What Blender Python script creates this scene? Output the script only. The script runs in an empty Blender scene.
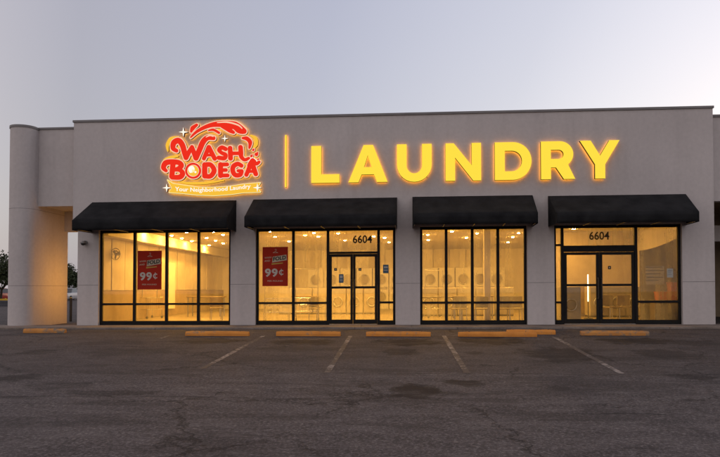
import bpy, bmesh, math, random
import numpy as np
from mathutils import Vector, Matrix, noise as mnoise

random.seed(7)
R = math.radians
S = bpy.context.scene
COL = S.collection

# ------------------------------------------------------------------ camera model
FOC, CX, CY = 620.0, 360.0, 273.5          # focal and principal point in photo pixels (720 x 457)
YAW, PITCH = math.atan(39 / 620.0), R(1.37)
DIST = 19.4
SLOPE = 0.0052                              # the site rises gently to the east
FWD = Vector((-math.sin(YAW) * math.cos(PITCH), math.cos(YAW) * math.cos(PITCH), math.sin(PITCH)))
RGT = Vector((math.cos(YAW), math.sin(YAW), 0))
UPV = RGT.cross(FWD)


def ray(px, py):
    return RGT * ((px - CX) / FOC) + UPV * ((CY - py) / FOC) + FWD


_r = ray(399, 324.8)
EYE = -_r.z * DIST / _r.y
CAM = Vector((0, -DIST, EYE))


def XZ(px, py, y=0.0):
    """a point of the photo on the vertical plane at depth y, with the site's rise taken out"""
    d = ray(px, py)
    p = CAM + d * ((y + DIST) / d.y)
    return p.x, p.z - SLOPE * p.x


def GX(px, y=0.0, py=270):
    return XZ(px, py, y)[0]


KERB_Y, KERB_H, FALL = -1.2, 0.055, 0.05


def ground_z(y):
    if y > KERB_Y:
        return -KERB_H
    return -KERB_H - FALL * min(KERB_Y - y, 24.0)


def GP(px, py):
    """a point of the photo on the sloping car park"""
    d = ray(px, py)
    t = 1.0
    for _ in range(40):
        p = CAM + d * t
        g = ground_z(p.y) + SLOPE * p.x
        slope = d.z - (FALL if KERB_Y > p.y > KERB_Y - 24 else 0) * d.y - SLOPE * d.x
        t -= (p.z - g) / slope
    return p.x, p.y


# ------------------------------------------------------------------ materials
MATS = {}


def nodes_of(name):
    m = bpy.data.materials.new(name)
    m.use_nodes = True
    nt = m.node_tree
    nt.nodes.clear()
    out = nt.nodes.new('ShaderNodeOutputMaterial')
    return m, nt, out


def N(nt, t, **kw):
    n = nt.nodes.new(t)
    for k, v in kw.items():
        if k.startswith('i_'):
            n.inputs[k[2:].replace('_', ' ')].default_value = v
        else:
            setattr(n, k, v)
    return n


def principled(nt, out, rough=.6, spec=.3, metal=0.0):
    b = nt.nodes.new('ShaderNodeBsdfPrincipled')
    b.inputs['Roughness'].default_value = rough
    b.inputs['Specular IOR Level'].default_value = spec
    b.inputs['Metallic'].default_value = metal
    nt.links.new(b.outputs[0], out.inputs[0])
    return b


def coords(nt, scale=(1, 1, 1), world=False):
    if world:
        g = nt.nodes.new('ShaderNodeNewGeometry').outputs['Position']
    else:
        g = nt.nodes.new('ShaderNodeTexCoord').outputs['Object']
    mp = nt.nodes.new('ShaderNodeMapping')
    mp.inputs['Scale'].default_value = scale
    nt.links.new(g, mp.inputs[0])
    return mp.outputs[0]


def noise(nt, vec, scale, detail=4, rough=.55):
    n = nt.nodes.new('ShaderNodeTexNoise')
    n.inputs['Scale'].default_value = scale
    n.inputs['Detail'].default_value = detail
    n.inputs['Roughness'].default_value = rough
    nt.links.new(vec, n.inputs['Vector'])
    return n.outputs['Fac']


def ramp(nt, fac, stops):
    r = nt.nodes.new('ShaderNodeValToRGB')
    e = r.color_ramp.elements
    while len(e) > 1:
        e.remove(e[-1])
    e[0].position, e[0].color = stops[0][0], (*stops[0][1], 1) if len(stops[0][1]) == 3 else stops[0][1]
    for p, c in stops[1:]:
        q = e.new(p)
        q.color = (*c, 1) if len(c) == 3 else c
    nt.links.new(fac, r.inputs[0])
    return r.outputs[0]


def mixc(nt, fac, a, b, mode='MIX'):
    m = nt.nodes.new('ShaderNodeMix')
    m.data_type = 'RGBA'
    m.blend_type = mode
    for sock, v in ((m.inputs[0], fac), (m.inputs[6], a), (m.inputs[7], b)):
        if hasattr(v, 'is_linked'):
            nt.links.new(v, sock)
        elif isinstance(v, (int, float)):
            sock.default_value = v
        else:
            sock.default_value = (*v, 1)
    return m.outputs[2]


def math_(nt, op, a, b=0.0, clamp=False):
    m = nt.nodes.new('ShaderNodeMath')
    m.operation = op
    m.use_clamp = clamp
    for i, v in enumerate((a, b)):
        if hasattr(v, 'is_linked'):
            nt.links.new(v, m.inputs[i])
        else:
            m.inputs[i].default_value = v
    return m.outputs[0]


def bump(nt, b, h, strength=.3, dist=.02):
    n = nt.nodes.new('ShaderNodeBump')
    n.inputs['Strength'].default_value = strength
    n.inputs['Distance'].default_value = dist
    nt.links.new(h, n.inputs['Height'])
    nt.links.new(n.outputs[0], b.inputs['Normal'])


def rough_mat(name, c1, c2, scale=3.0, rough=.7, spec=.3, metal=0.0, bmp=0.0, bscale=60, detail=5, world=False, stretch=(1, 1, 1)):
    """two tones of one colour in a soft noise, with an optional fine relief"""
    m, nt, out = nodes_of(name)
    b = principled(nt, out, rough, spec, metal)
    v = coords(nt, stretch, world)
    nt.links.new(ramp(nt, noise(nt, v, scale, detail), [(.3, c1), (.7, c2)]), b.inputs['Base Color'])
    if bmp:
        bump(nt, b, noise(nt, coords(nt, (1, 1, 1), world), bscale, 3), bmp, .01)
    return m


def emit_mat(name, col, strength):
    m, nt, out = nodes_of(name)
    e = N(nt, 'ShaderNodeEmission')
    e.inputs[0].default_value = (*col, 1)
    e.inputs[1].default_value = strength
    nt.links.new(e.outputs[0], out.inputs[0])
    return m


def stucco_mat(name, base, seed=0.0):
    m, nt, out = nodes_of(name)
    b = principled(nt, out, .88, .2)
    v = coords(nt, (1, 1, 1), True)
    broad = noise(nt, v, .35, 3)
    streak = noise(nt, coords(nt, (1.6, 1.6, .12), True), 1.2, 5, .6)
    fine = noise(nt, v, 9, 6)
    c = ramp(nt, broad, [(.3, tuple(x * .9 for x in base)), (.7, tuple(x * 1.08 for x in base))])
    c = mixc(nt, math_(nt, 'MULTIPLY', ramp(nt, streak, [(.48, (0, 0, 0)), (.72, (1, 1, 1))]), .30), c, tuple(x * .62 for x in base))
    c = mixc(nt, .22, c, ramp(nt, fine, [(.3, tuple(x * .74 for x in base)), (.7, tuple(x * 1.18 for x in base))]))
    nt.links.new(c, b.inputs['Base Color'])
    bump(nt, b, noise(nt, v, 70, 4), .35, .006)
    return m


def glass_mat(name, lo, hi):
    """clear pane with a streaky film that imitates reflections and warm haze, lit from both sides"""
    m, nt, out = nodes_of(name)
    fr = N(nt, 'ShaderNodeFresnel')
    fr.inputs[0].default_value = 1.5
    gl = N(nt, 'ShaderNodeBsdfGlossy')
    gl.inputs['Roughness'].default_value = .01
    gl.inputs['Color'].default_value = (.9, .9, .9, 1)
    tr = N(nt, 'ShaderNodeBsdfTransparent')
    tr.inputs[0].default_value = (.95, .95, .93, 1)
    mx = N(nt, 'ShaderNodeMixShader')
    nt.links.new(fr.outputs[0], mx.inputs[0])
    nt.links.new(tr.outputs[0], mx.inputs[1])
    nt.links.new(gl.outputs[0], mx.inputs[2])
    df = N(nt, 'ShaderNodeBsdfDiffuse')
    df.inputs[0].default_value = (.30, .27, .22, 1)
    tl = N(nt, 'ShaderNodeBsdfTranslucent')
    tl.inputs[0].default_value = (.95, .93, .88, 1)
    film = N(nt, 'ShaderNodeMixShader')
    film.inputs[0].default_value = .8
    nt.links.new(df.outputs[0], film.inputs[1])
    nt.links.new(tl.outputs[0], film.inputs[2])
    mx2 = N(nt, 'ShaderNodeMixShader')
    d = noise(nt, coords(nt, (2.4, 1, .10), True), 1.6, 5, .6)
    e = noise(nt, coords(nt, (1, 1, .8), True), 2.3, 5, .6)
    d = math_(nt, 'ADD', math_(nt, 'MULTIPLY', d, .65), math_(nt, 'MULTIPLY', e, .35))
    nt.links.new(ramp(nt, d, [(.36, (lo, lo, lo)), (.62, (hi, hi, hi))]), mx2.inputs[0])  # strength of the painted reflection streaks and haze
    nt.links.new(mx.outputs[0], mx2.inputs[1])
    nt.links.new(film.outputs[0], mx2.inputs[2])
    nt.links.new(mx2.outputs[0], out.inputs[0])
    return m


def print_mat(name, c, t=.4):
    """ink on thin paper: seen both by the light in front and the light behind"""
    m, nt, out = nodes_of(name)
    v = coords(nt, (1, 1, 1), True)
    col = ramp(nt, noise(nt, v, 3, 4), [(.3, tuple(x * .9 for x in c)), (.7, c)])
    d = N(nt, 'ShaderNodeBsdfDiffuse')
    tl = N(nt, 'ShaderNodeBsdfTranslucent')
    nt.links.new(col, d.inputs[0])
    nt.links.new(col, tl.inputs[0])
    mx = N(nt, 'ShaderNodeMixShader')
    mx.inputs[0].default_value = t
    nt.links.new(d.outputs[0], mx.inputs[1])
    nt.links.new(tl.outputs[0], mx.inputs[2])
    nt.links.new(mx.outputs[0], out.inputs[0])
    return m


STUCCO = stucco_mat('grey_stucco', (.545, .497, .477))
CAP = rough_mat('parapet_metal', (.19, .178, .175), (.24, .225, .22), 2, .6, .3)
JOINT = rough_mat('joint_sealant', (.22, .205, .2), (.27, .25, .24), 4, .9, .1)
FRAME = rough_mat('dark_bronze_aluminium', (.008, .007, .007), (.013, .012, .011), 5, .6, .18, .0)
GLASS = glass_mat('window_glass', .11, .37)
GLASS_CLEAR = glass_mat('less_hazy_window_glass', .06, .19)
CANVAS = rough_mat('black_canvas', (.008, .008, .009), (.021, .021, .022), 2.5, .9, .15, bmp=.25, bscale=220, world=True)
PAINT_IN = rough_mat('cream_wall_paint', (.60, .55, .46), (.70, .65, .56), .8, .75, .2)
PANEL_IN = rough_mat('beige_wall_panel', (.42, .36, .27), (.52, .45, .35), 1.5, .6, .3)
WAINS = rough_mat('brown_wainscot', (.22, .16, .10), (.30, .22, .14), 2.5, .6, .3)
CEIL_IN = rough_mat('white_ceiling_tile', (.62, .60, .55), (.72, .70, .65), 5, .9, .1)
WHITE_EN = rough_mat('white_enamel', (.58, .57, .55), (.68, .67, .65), 3, .35, .5)
STEEL = rough_mat('brushed_steel', (.30, .30, .30), (.45, .45, .44), 14, .35, .5, .85, stretch=(1, 1, .05))
SEAT_PL = rough_mat('tan_seat_plastic', (.22, .15, .08), (.29, .20, .11), 6, .5, .4)
WASH_EN = rough_mat('beige_grey_enamel', (.27, .235, .185), (.36, .315, .25), 3, .4, .4)
PORT = rough_mat('smoked_port_glass', (.19, .16, .12), (.24, .20, .15), 3, .3, .4)
DARK_PL = rough_mat('dark_plastic', (.02, .02, .022), (.035, .035, .037), 6, .5, .4)
GREY_PL = rough_mat('grey_plastic', (.22, .21, .20), (.28, .27, .26), 5, .5, .4)
WOOD_T = rough_mat('brown_laminate', (.10, .065, .035), (.16, .10, .055), 3, .5, .35, stretch=(1, 8, 8))
RED_PL = rough_mat('red_plastic', (.55, .035, .02), (.65, .05, .03), 4, .45, .4)
PARTN = rough_mat('brown_partition_board', (.13, .095, .055), (.19, .14, .085), 1.2, .7, .25)
RUBBER = rough_mat('black_rubber', (.015, .015, .015), (.025, .025, .025), 9, .85, .2)
CHROME = rough_mat('chromed_wire', (.45, .45, .45), (.6, .6, .6), 9, .25, .5, .95)
LIGHT_LENS = emit_mat('warm_lamp_lens', (1.0, .50, .082), 1900.0)
TUBE = emit_mat('tube_lamp_glow', (1.0, .78, .45), 4.0)
PASSAGE_GLOW = emit_mat('added_passage_glow', (1.0, .44, .05), 17.0)  # added glow in place of light from a side window


def floor_mat():
    m, nt, out = nodes_of('vinyl_floor_tile')
    b = principled(nt, out, .35, .4)
    v = coords(nt, (1, 1, 1), True)
    br = N(nt, 'ShaderNodeTexBrick')
    br.offset = 0
    br.inputs['Scale'].default_value = 1.0
    br.inputs['Brick Width'].default_value = .45
    br.inputs['Row Height'].default_value = .45
    br.inputs['Mortar Size'].default_value = .006
    br.inputs['Color1'].default_value = (.21, .165, .11, 1)
    br.inputs['Color2'].default_value = (.17, .135, .09, 1)
    br.inputs['Mortar'].default_value = (.09, .075, .055, 1)
    nt.links.new(v, br.inputs[0])
    nt.links.new(br.outputs[0], b.inputs['Base Color'])
    return m


FLOOR_IN = floor_mat()


def paint_mat(name, c1, c2, worn, amount, scale=7.0):
    """road paint, worn through to what lies under it in patches"""
    m, nt, out = nodes_of(name)
    b = principled(nt, out, .75, .25)
    v = coords(nt, (1, 1, 1), True)
    n1 = noise(nt, v, scale, 8, .7)
    n2 = noise(nt, v, .9, 3)
    c = ramp(nt, noise(nt, v, 3.5, 5), [(.3, c1), (.7, c2)])
    w = math_(nt, 'ADD', math_(nt, 'MULTIPLY', n1, .65), math_(nt, 'MULTIPLY', n2, .35))
    nt.links.new(mixc(nt, ramp(nt, w, [(amount, (0, 0, 0)), (amount + .09, (1, 1, 1))]), worn, c), b.inputs['Base Color'])
    bump(nt, b, n1, .3, .006)
    return m


LINE_PAINT = paint_mat('worn_line_paint', (.22, .185, .165), (.34, .295, .265), (.070, .058, .054), .50, 9)
STOP_PAINT = paint_mat('worn_orange_paint', (.56, .205, .035), (.68, .27, .05), (.26, .19, .13), .36, 8)
STOP_FADED = paint_mat('faded_orange_paint', (.46, .19, .05), (.56, .25, .06), (.21, .165, .12), .44, 6)


def concrete_mat():
    m, nt, out = nodes_of('sidewalk_concrete')
    b = principled(nt, out, .9, .2)
    v = coords(nt, (1, 1, 1), True)
    c = ramp(nt, noise(nt, v, 1.1, 6, .65), [(.3, (.12, .095, .078)), (.5, (.22, .18, .15)), (.72, (.32, .265, .22))])
    c = mixc(nt, .35, c, ramp(nt, noise(nt, v, 26, 5), [(.3, (.08, .066, .056)), (.7, (.26, .22, .19))]))
    nt.links.new(c, b.inputs['Base Color'])
    bump(nt, b, noise(nt, v, 60, 4), .3, .006)
    return m


CONCRETE = concrete_mat()


def asphalt_mat():
    m, nt, out = nodes_of('worn_asphalt')
    b = principled(nt, out, .86, .22)
    pos = coords(nt, (1, 1, 1), True)
    wide = noise(nt, coords(nt, (.55, 1.3, 1), True), .55, 5, .6)
    mid = noise(nt, coords(nt, (.6, 1.5, 1), True), 2.1, 6, .62)
    fine = noise(nt, pos, 24, 4, .75)
    grit = N(nt, 'ShaderNodeTexVoronoi')
    grit.inputs['Scale'].default_value = 52
    nt.links.new(pos, grit.inputs['Vector'])
    c = ramp(nt, wide, [(.30, (.050, .041, .039)), (.5, (.088, .073, .069)), (.70, (.130, .110, .104))])
    c = mixc(nt, .58, c, ramp(nt, mid, [(.32, (.034, .027, .026)), (.5, (.086, .071, .067)), (.68, (.155, .131, .124))]))
    c = mixc(nt, .5, c, ramp(nt, fine, [(.36, (.008, .006, .006)), (.52, (.070, .059, .057)), (.66, (.25, .218, .21))]))
    chip = ramp(nt, grit.outputs['Color'], [(.84, (0, 0, 0)), (.90, (1, 1, 1))])
    c = mixc(nt, math_(nt, 'MULTIPLY', chip, .45), c, (.19, .165, .155))
    # weathered patches with ragged edges, and rubbed pale ones
    pat = noise(nt, coords(nt, (.42, 1.25, 1), True), 1.05, 10, .68)
    c = mixc(nt, math_(nt, 'MULTIPLY', ramp(nt, pat, [(.53, (0, 0, 0)), (.575, (1, 1, 1))]), .42), c, (.030, .024, .023))
    pal = noise(nt, coords(nt, (.7, 1.9, 3), True), 1.7, 9, .7)
    c = mixc(nt, math_(nt, 'MULTIPLY', ramp(nt, pal, [(.56, (0, 0, 0)), (.63, (1, 1, 1))]), .35), c, (.155, .132, .124))
    # older, smoother paving in the stalls; a newer overlay starts at an uneven seam in front of them
    sx = N(nt, 'ShaderNodeSeparateXYZ')
    nt.links.new(pos, sx.inputs[0])
    wob = math_(nt, 'MULTIPLY', math_(nt, 'SUBTRACT', noise(nt, pos, .8, 5, .6), .5), 1.1)
    yy = math_(nt, 'ADD', sx.outputs[1], wob)
    stall = N(nt, 'ShaderNodeMapRange')
    stall.inputs['From Min'].default_value = SEAM_Y - .08
    stall.inputs['From Max'].default_value = SEAM_Y + .08
    nt.links.new(yy, stall.inputs['Value'])
    c = mixc(nt, math_(nt, 'MULTIPLY', stall.outputs[0], .3), c, (.042, .032, .028))
    # oil stains and older spills, with shadow below the wheel stops painted in
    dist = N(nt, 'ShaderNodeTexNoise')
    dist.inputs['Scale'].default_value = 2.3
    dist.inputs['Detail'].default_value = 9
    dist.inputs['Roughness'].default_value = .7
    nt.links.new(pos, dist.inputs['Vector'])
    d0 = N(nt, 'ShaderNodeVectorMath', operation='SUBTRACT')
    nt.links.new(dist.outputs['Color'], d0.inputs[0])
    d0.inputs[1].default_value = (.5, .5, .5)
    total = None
    for (x, y, rx, ry, k) in STAINS_AND_SHADE:
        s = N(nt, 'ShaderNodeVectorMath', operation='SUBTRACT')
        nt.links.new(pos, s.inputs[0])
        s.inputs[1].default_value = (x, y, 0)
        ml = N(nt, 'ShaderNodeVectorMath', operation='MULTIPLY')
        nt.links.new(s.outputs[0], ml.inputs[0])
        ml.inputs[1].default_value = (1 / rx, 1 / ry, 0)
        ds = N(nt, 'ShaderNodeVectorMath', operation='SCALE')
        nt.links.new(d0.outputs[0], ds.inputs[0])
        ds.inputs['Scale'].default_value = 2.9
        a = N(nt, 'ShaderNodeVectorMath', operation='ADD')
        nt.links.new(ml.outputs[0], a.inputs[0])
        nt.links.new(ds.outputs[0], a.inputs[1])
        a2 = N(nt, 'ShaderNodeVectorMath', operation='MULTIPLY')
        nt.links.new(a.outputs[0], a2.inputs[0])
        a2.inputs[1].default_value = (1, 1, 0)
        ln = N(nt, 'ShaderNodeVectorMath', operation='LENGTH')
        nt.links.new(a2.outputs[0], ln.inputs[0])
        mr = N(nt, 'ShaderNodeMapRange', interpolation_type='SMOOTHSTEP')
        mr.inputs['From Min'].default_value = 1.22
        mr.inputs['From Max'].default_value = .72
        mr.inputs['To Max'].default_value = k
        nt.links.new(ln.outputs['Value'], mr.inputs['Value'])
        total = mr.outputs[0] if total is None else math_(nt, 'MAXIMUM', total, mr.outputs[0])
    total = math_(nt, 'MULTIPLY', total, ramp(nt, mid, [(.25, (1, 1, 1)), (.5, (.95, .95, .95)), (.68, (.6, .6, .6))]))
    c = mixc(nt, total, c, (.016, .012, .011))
    # cracks: the cell borders of a large pattern, kept only here and there
    wv = N(nt, 'ShaderNodeVectorMath', operation='ADD')
    dd = N(nt, 'ShaderNodeVectorMath', operation='SCALE')
    dd.inputs['Scale'].default_value = .8
    nt.links.new(d0.outputs[0], dd.inputs[0])
    nt.links.new(pos, wv.inputs[0])
    nt.links.new(dd.outputs[0], wv.inputs[1])
    vo = N(nt, 'ShaderNodeTexVoronoi', feature='DISTANCE_TO_EDGE')
    vo.inputs['Scale'].default_value = .38
    nt.links.new(wv.outputs[0], vo.inputs['Vector'])
    line = ramp(nt, vo.outputs[0], [(.0, (1, 1, 1)), (.012, (0, 0, 0))])
    keep = ramp(nt, noise(nt, pos, .33, 3), [(.43, (0, 0, 0)), (.54, (1, 1, 1))])
    crack = math_(nt, 'MULTIPLY', math_(nt, 'MULTIPLY', line, keep), .75)
    for (sy, x0, x1) in SEAMS:
        q = math_(nt, 'ABSOLUTE', math_(nt, 'SUBTRACT', math_(nt, 'ADD', sx.outputs[1], math_(nt, 'MULTIPLY', wob, .35)), sy))
        band = ramp(nt, q, [(.0, (1, 1, 1)), (.035, (0, 0, 0))])
        m1 = N(nt, 'ShaderNodeMapRange')
        m1.inputs['From Min'].default_value, m1.inputs['From Max'].default_value = x0 - .6, x0 + .6
        nt.links.new(sx.outputs[0], m1.inputs['Value'])
        m2 = N(nt, 'ShaderNodeMapRange')
        m2.inputs['From Min'].default_value, m2.inputs['From Max'].default_value = x1 + .6, x1 - .6
        nt.links.new(sx.outputs[0], m2.inputs['Value'])
        band = math_(nt, 'MULTIPLY', math_(nt, 'MULTIPLY', band, m1.outputs[0]), m2.outputs[0])
        band = math_(nt, 'MULTIPLY', band, ramp(nt, noise(nt, pos, 1.7, 4), [(.35, (.15, .15, .15)), (.6, (.9, .9, .9))]))
        crack = math_(nt, 'MAXIMUM', crack, band)
    c = mixc(nt, crack, c, (.012, .010, .009))
    nt.links.new(c, b.inputs['Base Color'])
    h = math_(nt, 'ADD', math_(nt, 'MULTIPLY', fine, .6), math_(nt, 'MULTIPLY', grit.outputs['Distance'], .8))
    h = math_(nt, 'SUBTRACT', h, math_(nt, 'MULTIPLY', crack, 1.5))
    bump(nt, b, h, .55, .012)
    return m


def blotch(px, py, wx, wy, k):
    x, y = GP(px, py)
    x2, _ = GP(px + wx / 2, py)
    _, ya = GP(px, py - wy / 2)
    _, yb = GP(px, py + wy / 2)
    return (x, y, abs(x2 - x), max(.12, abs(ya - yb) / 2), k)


STAINS_AND_SHADE = [blotch(*a) for a in (
    (412, 342, 66, 7, .92), (303, 342, 60, 6, .8), (494, 341, 66, 7, .9), (212, 341, 56, 6, .8), (640, 341, 90, 6, .85),  # below the wheel stops: dirt together with their painted shadow
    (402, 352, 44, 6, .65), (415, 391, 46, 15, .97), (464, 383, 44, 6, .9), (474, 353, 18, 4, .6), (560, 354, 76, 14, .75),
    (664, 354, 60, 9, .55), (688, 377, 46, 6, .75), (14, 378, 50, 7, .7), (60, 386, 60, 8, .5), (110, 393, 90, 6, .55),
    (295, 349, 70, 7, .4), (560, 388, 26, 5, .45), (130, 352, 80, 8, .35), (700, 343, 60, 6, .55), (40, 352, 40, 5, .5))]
SEAM_Y = GP(480, 374)[1]
SEAMS = [(GP(120, 397)[1], GP(-30, 397)[0], GP(330, 397)[0]), (GP(500, 374)[1], GP(380, 374)[0], GP(760, 374)[0]),
         (GP(560, 413)[1], GP(440, 413)[0], GP(680, 413)[0])]
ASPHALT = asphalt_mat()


# ------------------------------------------------------------------ mesh helpers
class MB:
    def __init__(s):
        s.v, s.f, s.m = [], [], []

    def add(s, verts, faces, mat=0):
        o = len(s.v)
        s.v += [tuple(v) for v in verts]
        s.f += [tuple(i + o for i in f) for f in faces]
        s.m += [mat] * len(faces)
        return s

    def box(s, x0, x1, y0, y1, z0, z1, mat=0):
        if x0 > x1: x0, x1 = x1, x0
        if y0 > y1: y0, y1 = y1, y0
        if z0 > z1: z0, z1 = z1, z0
        v = [(x, y, z) for z in (z0, z1) for y in (y0, y1) for x in (x0, x1)]
        return s.add(v, [(0, 2, 3, 1), (4, 5, 7, 6), (0, 1, 5, 4), (2, 6, 7, 3), (0, 4, 6, 2), (1, 3, 7, 5)], mat)

    def cyl(s, a, b, r0, r1=None, n=12, mat=0, caps=True):
        a, b = Vector(a), Vector(b)
        r1 = r0 if r1 is None else r1
        d = (b - a).normalized()
        t = Vector((1, 0, 0)) if abs(d.x) < .9 else Vector((0, 1, 0))
        u = d.cross(t).normalized()
        w = d.cross(u)
        vs = []
        for c, r in ((a, r0), (b, r1)):
            for i in range(n):
                q = 2 * math.pi * i / n
                vs.append(c + (u * math.cos(q) + w * math.sin(q)) * r)
        fs = [(i, (i + 1) % n, n + (i + 1) % n, n + i) for i in range(n)]
        if caps:
            fs += [tuple(range(n - 1, -1, -1)), tuple(range(n, 2 * n))]
        return s.add(vs, fs, mat)

    def path(s, pts, r, n=8, mat=0):
        for a, b in zip(pts[:-1], pts[1:]):
            s.cyl(a, b, r, r, n, mat)
        return s

    def ring(s, c, axis, R0, r, n=24, k=8, mat=0):
        c, axis = Vector(c), Vector(axis).normalized()
        t = Vector((0, 0, 1)) if abs(axis.z) < .9 else Vector((1, 0, 0))
        u = axis.cross(t).normalized()
        w = axis.cross(u)
        vs = []
        for i in range(n):
            q = 2 * math.pi * i / n
            d = u * math.cos(q) + w * math.sin(q)
            for j in range(k):
                p = 2 * math.pi * j / k
                vs.append(c + d * (R0 + r * math.cos(p)) + axis * (r * math.sin(p)))
        fs = [(i * k + j, ((i + 1) % n) * k + j, ((i + 1) % n) * k + (j + 1) % k, i * k + (j + 1) % k) for i in range(n) for j in range(k)]
        return s.add(vs, fs, mat)

    def dome(s, c, r, h, n=16, k=5, down=True, mat=0):
        sg = -1 if down else 1
        vs, fs = [], []
        for j in range(k):
            a = math.pi / 2 * j / k
            for i in range(n):
                q = 2 * math.pi * i / n
                vs.append((c[0] + r * math.cos(a) * math.cos(q), c[1] + r * math.cos(a) * math.sin(q), c[2] + sg * h * math.sin(a)))
        vs.append((c[0], c[1], c[2] + sg * h))
        for j in range(k - 1):
            for i in range(n):
                f = (j * n + i, j * n + (i + 1) % n, (j + 1) * n + (i + 1) % n, (j + 1) * n + i)
                fs.append(f if not down else f[::-1])
        for i in range(n):
            f = ((k - 1) * n + i, (k - 1) * n + (i + 1) % n, k * n)
            fs.append(f if not down else f[::-1])
        return s.add(vs, fs, mat)

    def prism_y(s, poly, y0, y1, mat=0):
        """polygon of (x, z) pulled from y0 to y1"""
        n = len(poly)
        vs = [(x, y0, z) for x, z in poly] + [(x, y1, z) for x, z in poly]
        return s.add(vs, [tuple(range(n)), tuple(range(2 * n - 1, n - 1, -1))] + [(i, n + i, n + (i + 1) % n, (i + 1) % n) for i in range(n)], mat)

    def prism_x(s, poly, x0, x1, mat=0):
        """polygon of (y, z) pulled from x0 to x1"""
        n = len(poly)
        vs = [(x0, y, z) for y, z in poly] + [(x1, y, z) for y, z in poly]
        return s.add(vs, [tuple(range(n)), tuple(range(2 * n - 1, n - 1, -1))] + [(i, n + i, n + (i + 1) % n, (i + 1) % n) for i in range(n)], mat)

    def prism_z(s, poly, z0, z1, mat=0):
        n = len(poly)
        vs = [(x, y, z0) for x, y in poly] + [(x, y, z1) for x, y in poly]
        return s.add(vs, [tuple(range(n - 1, -1, -1)), tuple(range(n, 2 * n))] + [(i, (i + 1) % n, n + (i + 1) % n, n + i) for i in range(n)], mat)

    def build(s, name, mats, parent=None, bevel=0.0, smooth=False, loc=None, seg=2):
        me = bpy.data.meshes.new(name)
        me.from_pydata(s.v, [], s.f)
        me.polygons.foreach_set('material_index', s.m)
        bm = bmesh.new()
        bm.from_mesh(me)
        bmesh.ops.recalc_face_normals(bm, faces=bm.faces)
        bm.to_mesh(me)
        bm.free()
        for m in (mats if isinstance(mats, (list, tuple)) else [mats]):
            me.materials.append(m)
        if smooth:
            me.polygons.foreach_set('use_smooth', [True] * len(me.polygons))
            me.set_sharp_from_angle(angle=R(50))
        return link(name, me, parent, bevel, loc, seg)


def link(name, me, parent=None, bevel=0.0, loc=None, seg=2):
    o = bpy.data.objects.new(name, me)
    COL.objects.link(o)
    if loc is not None:
        o.location = loc
    if parent is not None:
        o.parent = parent
    if bevel:
        b = o.modifiers.new('bevel', 'BEVEL')
        b.width, b.segments, b.limit_method = bevel, seg, 'ANGLE'
    return o


def tag(o, label, cat, group=None):
    o['label'], o['category'] = label, cat
    if group:
        o['group'] = group
    return o


def struct(o):
    o['kind'] = 'structure'
    return o


def thing(name, label, cat, loc=(0, 0, 0), rz=0.0, group=None):
    o = bpy.data.objects.new(name, None)
    o.empty_display_size = .2
    COL.objects.link(o)
    o.location = loc
    o.rotation_euler = (0, 0, rz)
    return tag(o, label, cat, group)


def dup(root, loc, rz=0.0, label=None, group=None):
    r = root.copy()
    COL.objects.link(r)
    r.location = loc
    r.rotation_euler = (0, 0, rz)
    if label:
        r['label'] = label
    if group:
        r['group'] = group
    for ch in root.children:
        c = ch.copy()
        COL.objects.link(c)
        c.parent = r
        for g in ch.children:
            d = g.copy()
            COL.objects.link(d)
            d.parent = c
    return r


# ---- flat shapes: closed loops of (x, z), filled even-odd, given a thickness between two depths
def plate_mesh(name, loops, y_front, y_back, mats, split=False):
    cu = bpy.data.curves.new(name, 'CURVE')
    cu.dimensions = '2D'
    cu.fill_mode = 'BOTH'
    th = (y_back - y_front) / 2
    cu.extrude = th
    for lp in loops:
        sp = cu.splines.new('POLY')
        sp.points.add(len(lp) - 1)
        for p, (x, z) in zip(sp.points, lp):
            p.co = (x, z, 0, 1)
        sp.use_cyclic_u = True
    ob = bpy.data.objects.new(name, cu)
    COL.objects.link(ob)
    dg = bpy.context.evaluated_depsgraph_get()
    me = bpy.data.meshes.new_from_object(ob.evaluated_get(dg))
    bpy.data.objects.remove(ob)
    bpy.data.curves.remove(cu)
    me.name = name
    yc = (y_front + y_back) / 2
    for v in me.vertices:
        x, z, d = v.co
        v.co = (x, yc - d, z)
    me.materials.clear()
    for m in (mats if isinstance(mats, (list, tuple)) else [mats]):
        me.materials.append(m)
    me.update()
    if split:                       # 0 face, 1 return, 2 back
        for p in me.polygons:
            p.material_index = 0 if p.normal.y < -.5 else (2 if p.normal.y > .5 else 1)
    else:
        for p in me.polygons:
            p.material_index = 0
    return me


def text_loops_mesh(name, text, x, z, height, y_front, y_back, mat, width=None, bold=0.0, align='LEFT', bend=None):
    cu = bpy.data.curves.new(name, 'FONT')
    cu.body = text
    cu.size = 1.0
    cu.offset = bold
    cu.extrude = .5
    cu.resolution_u = 3
    ob = bpy.data.objects.new(name, cu)
    COL.objects.link(ob)
    dg = bpy.context.evaluated_depsgraph_get()
    me = bpy.data.meshes.new_from_object(ob.evaluated_get(dg))
    bpy.data.objects.remove(ob)
    bpy.data.curves.remove(cu)
    co = np.array([v.co[:] for v in me.vertices])
    x0, x1 = co[:, 0].min(), co[:, 0].max()
    z0, z1 = co[:, 1].min(), co[:, 1].max()
    cap = .729                     # cap height of the built-in face at size 1
    sc = height / cap
    sx = sc if width is None else width / (x1 - x0)
    for v, c in zip(me.vertices, co):
        X = x + (c[0] - x0) * sx
        if align == 'CENTER':
            X -= (x1 - x0) * sx / 2
        Z = z + c[1] * sc
        if bend:
            Z += bend(X)
        v.co = (X, y_front if c[2] > 0 else y_back, Z)
    me.materials.clear()
    me.materials.append(mat)
    me.update()
    for p in me.polygons:
        p.material_index = 0
    return me


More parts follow.
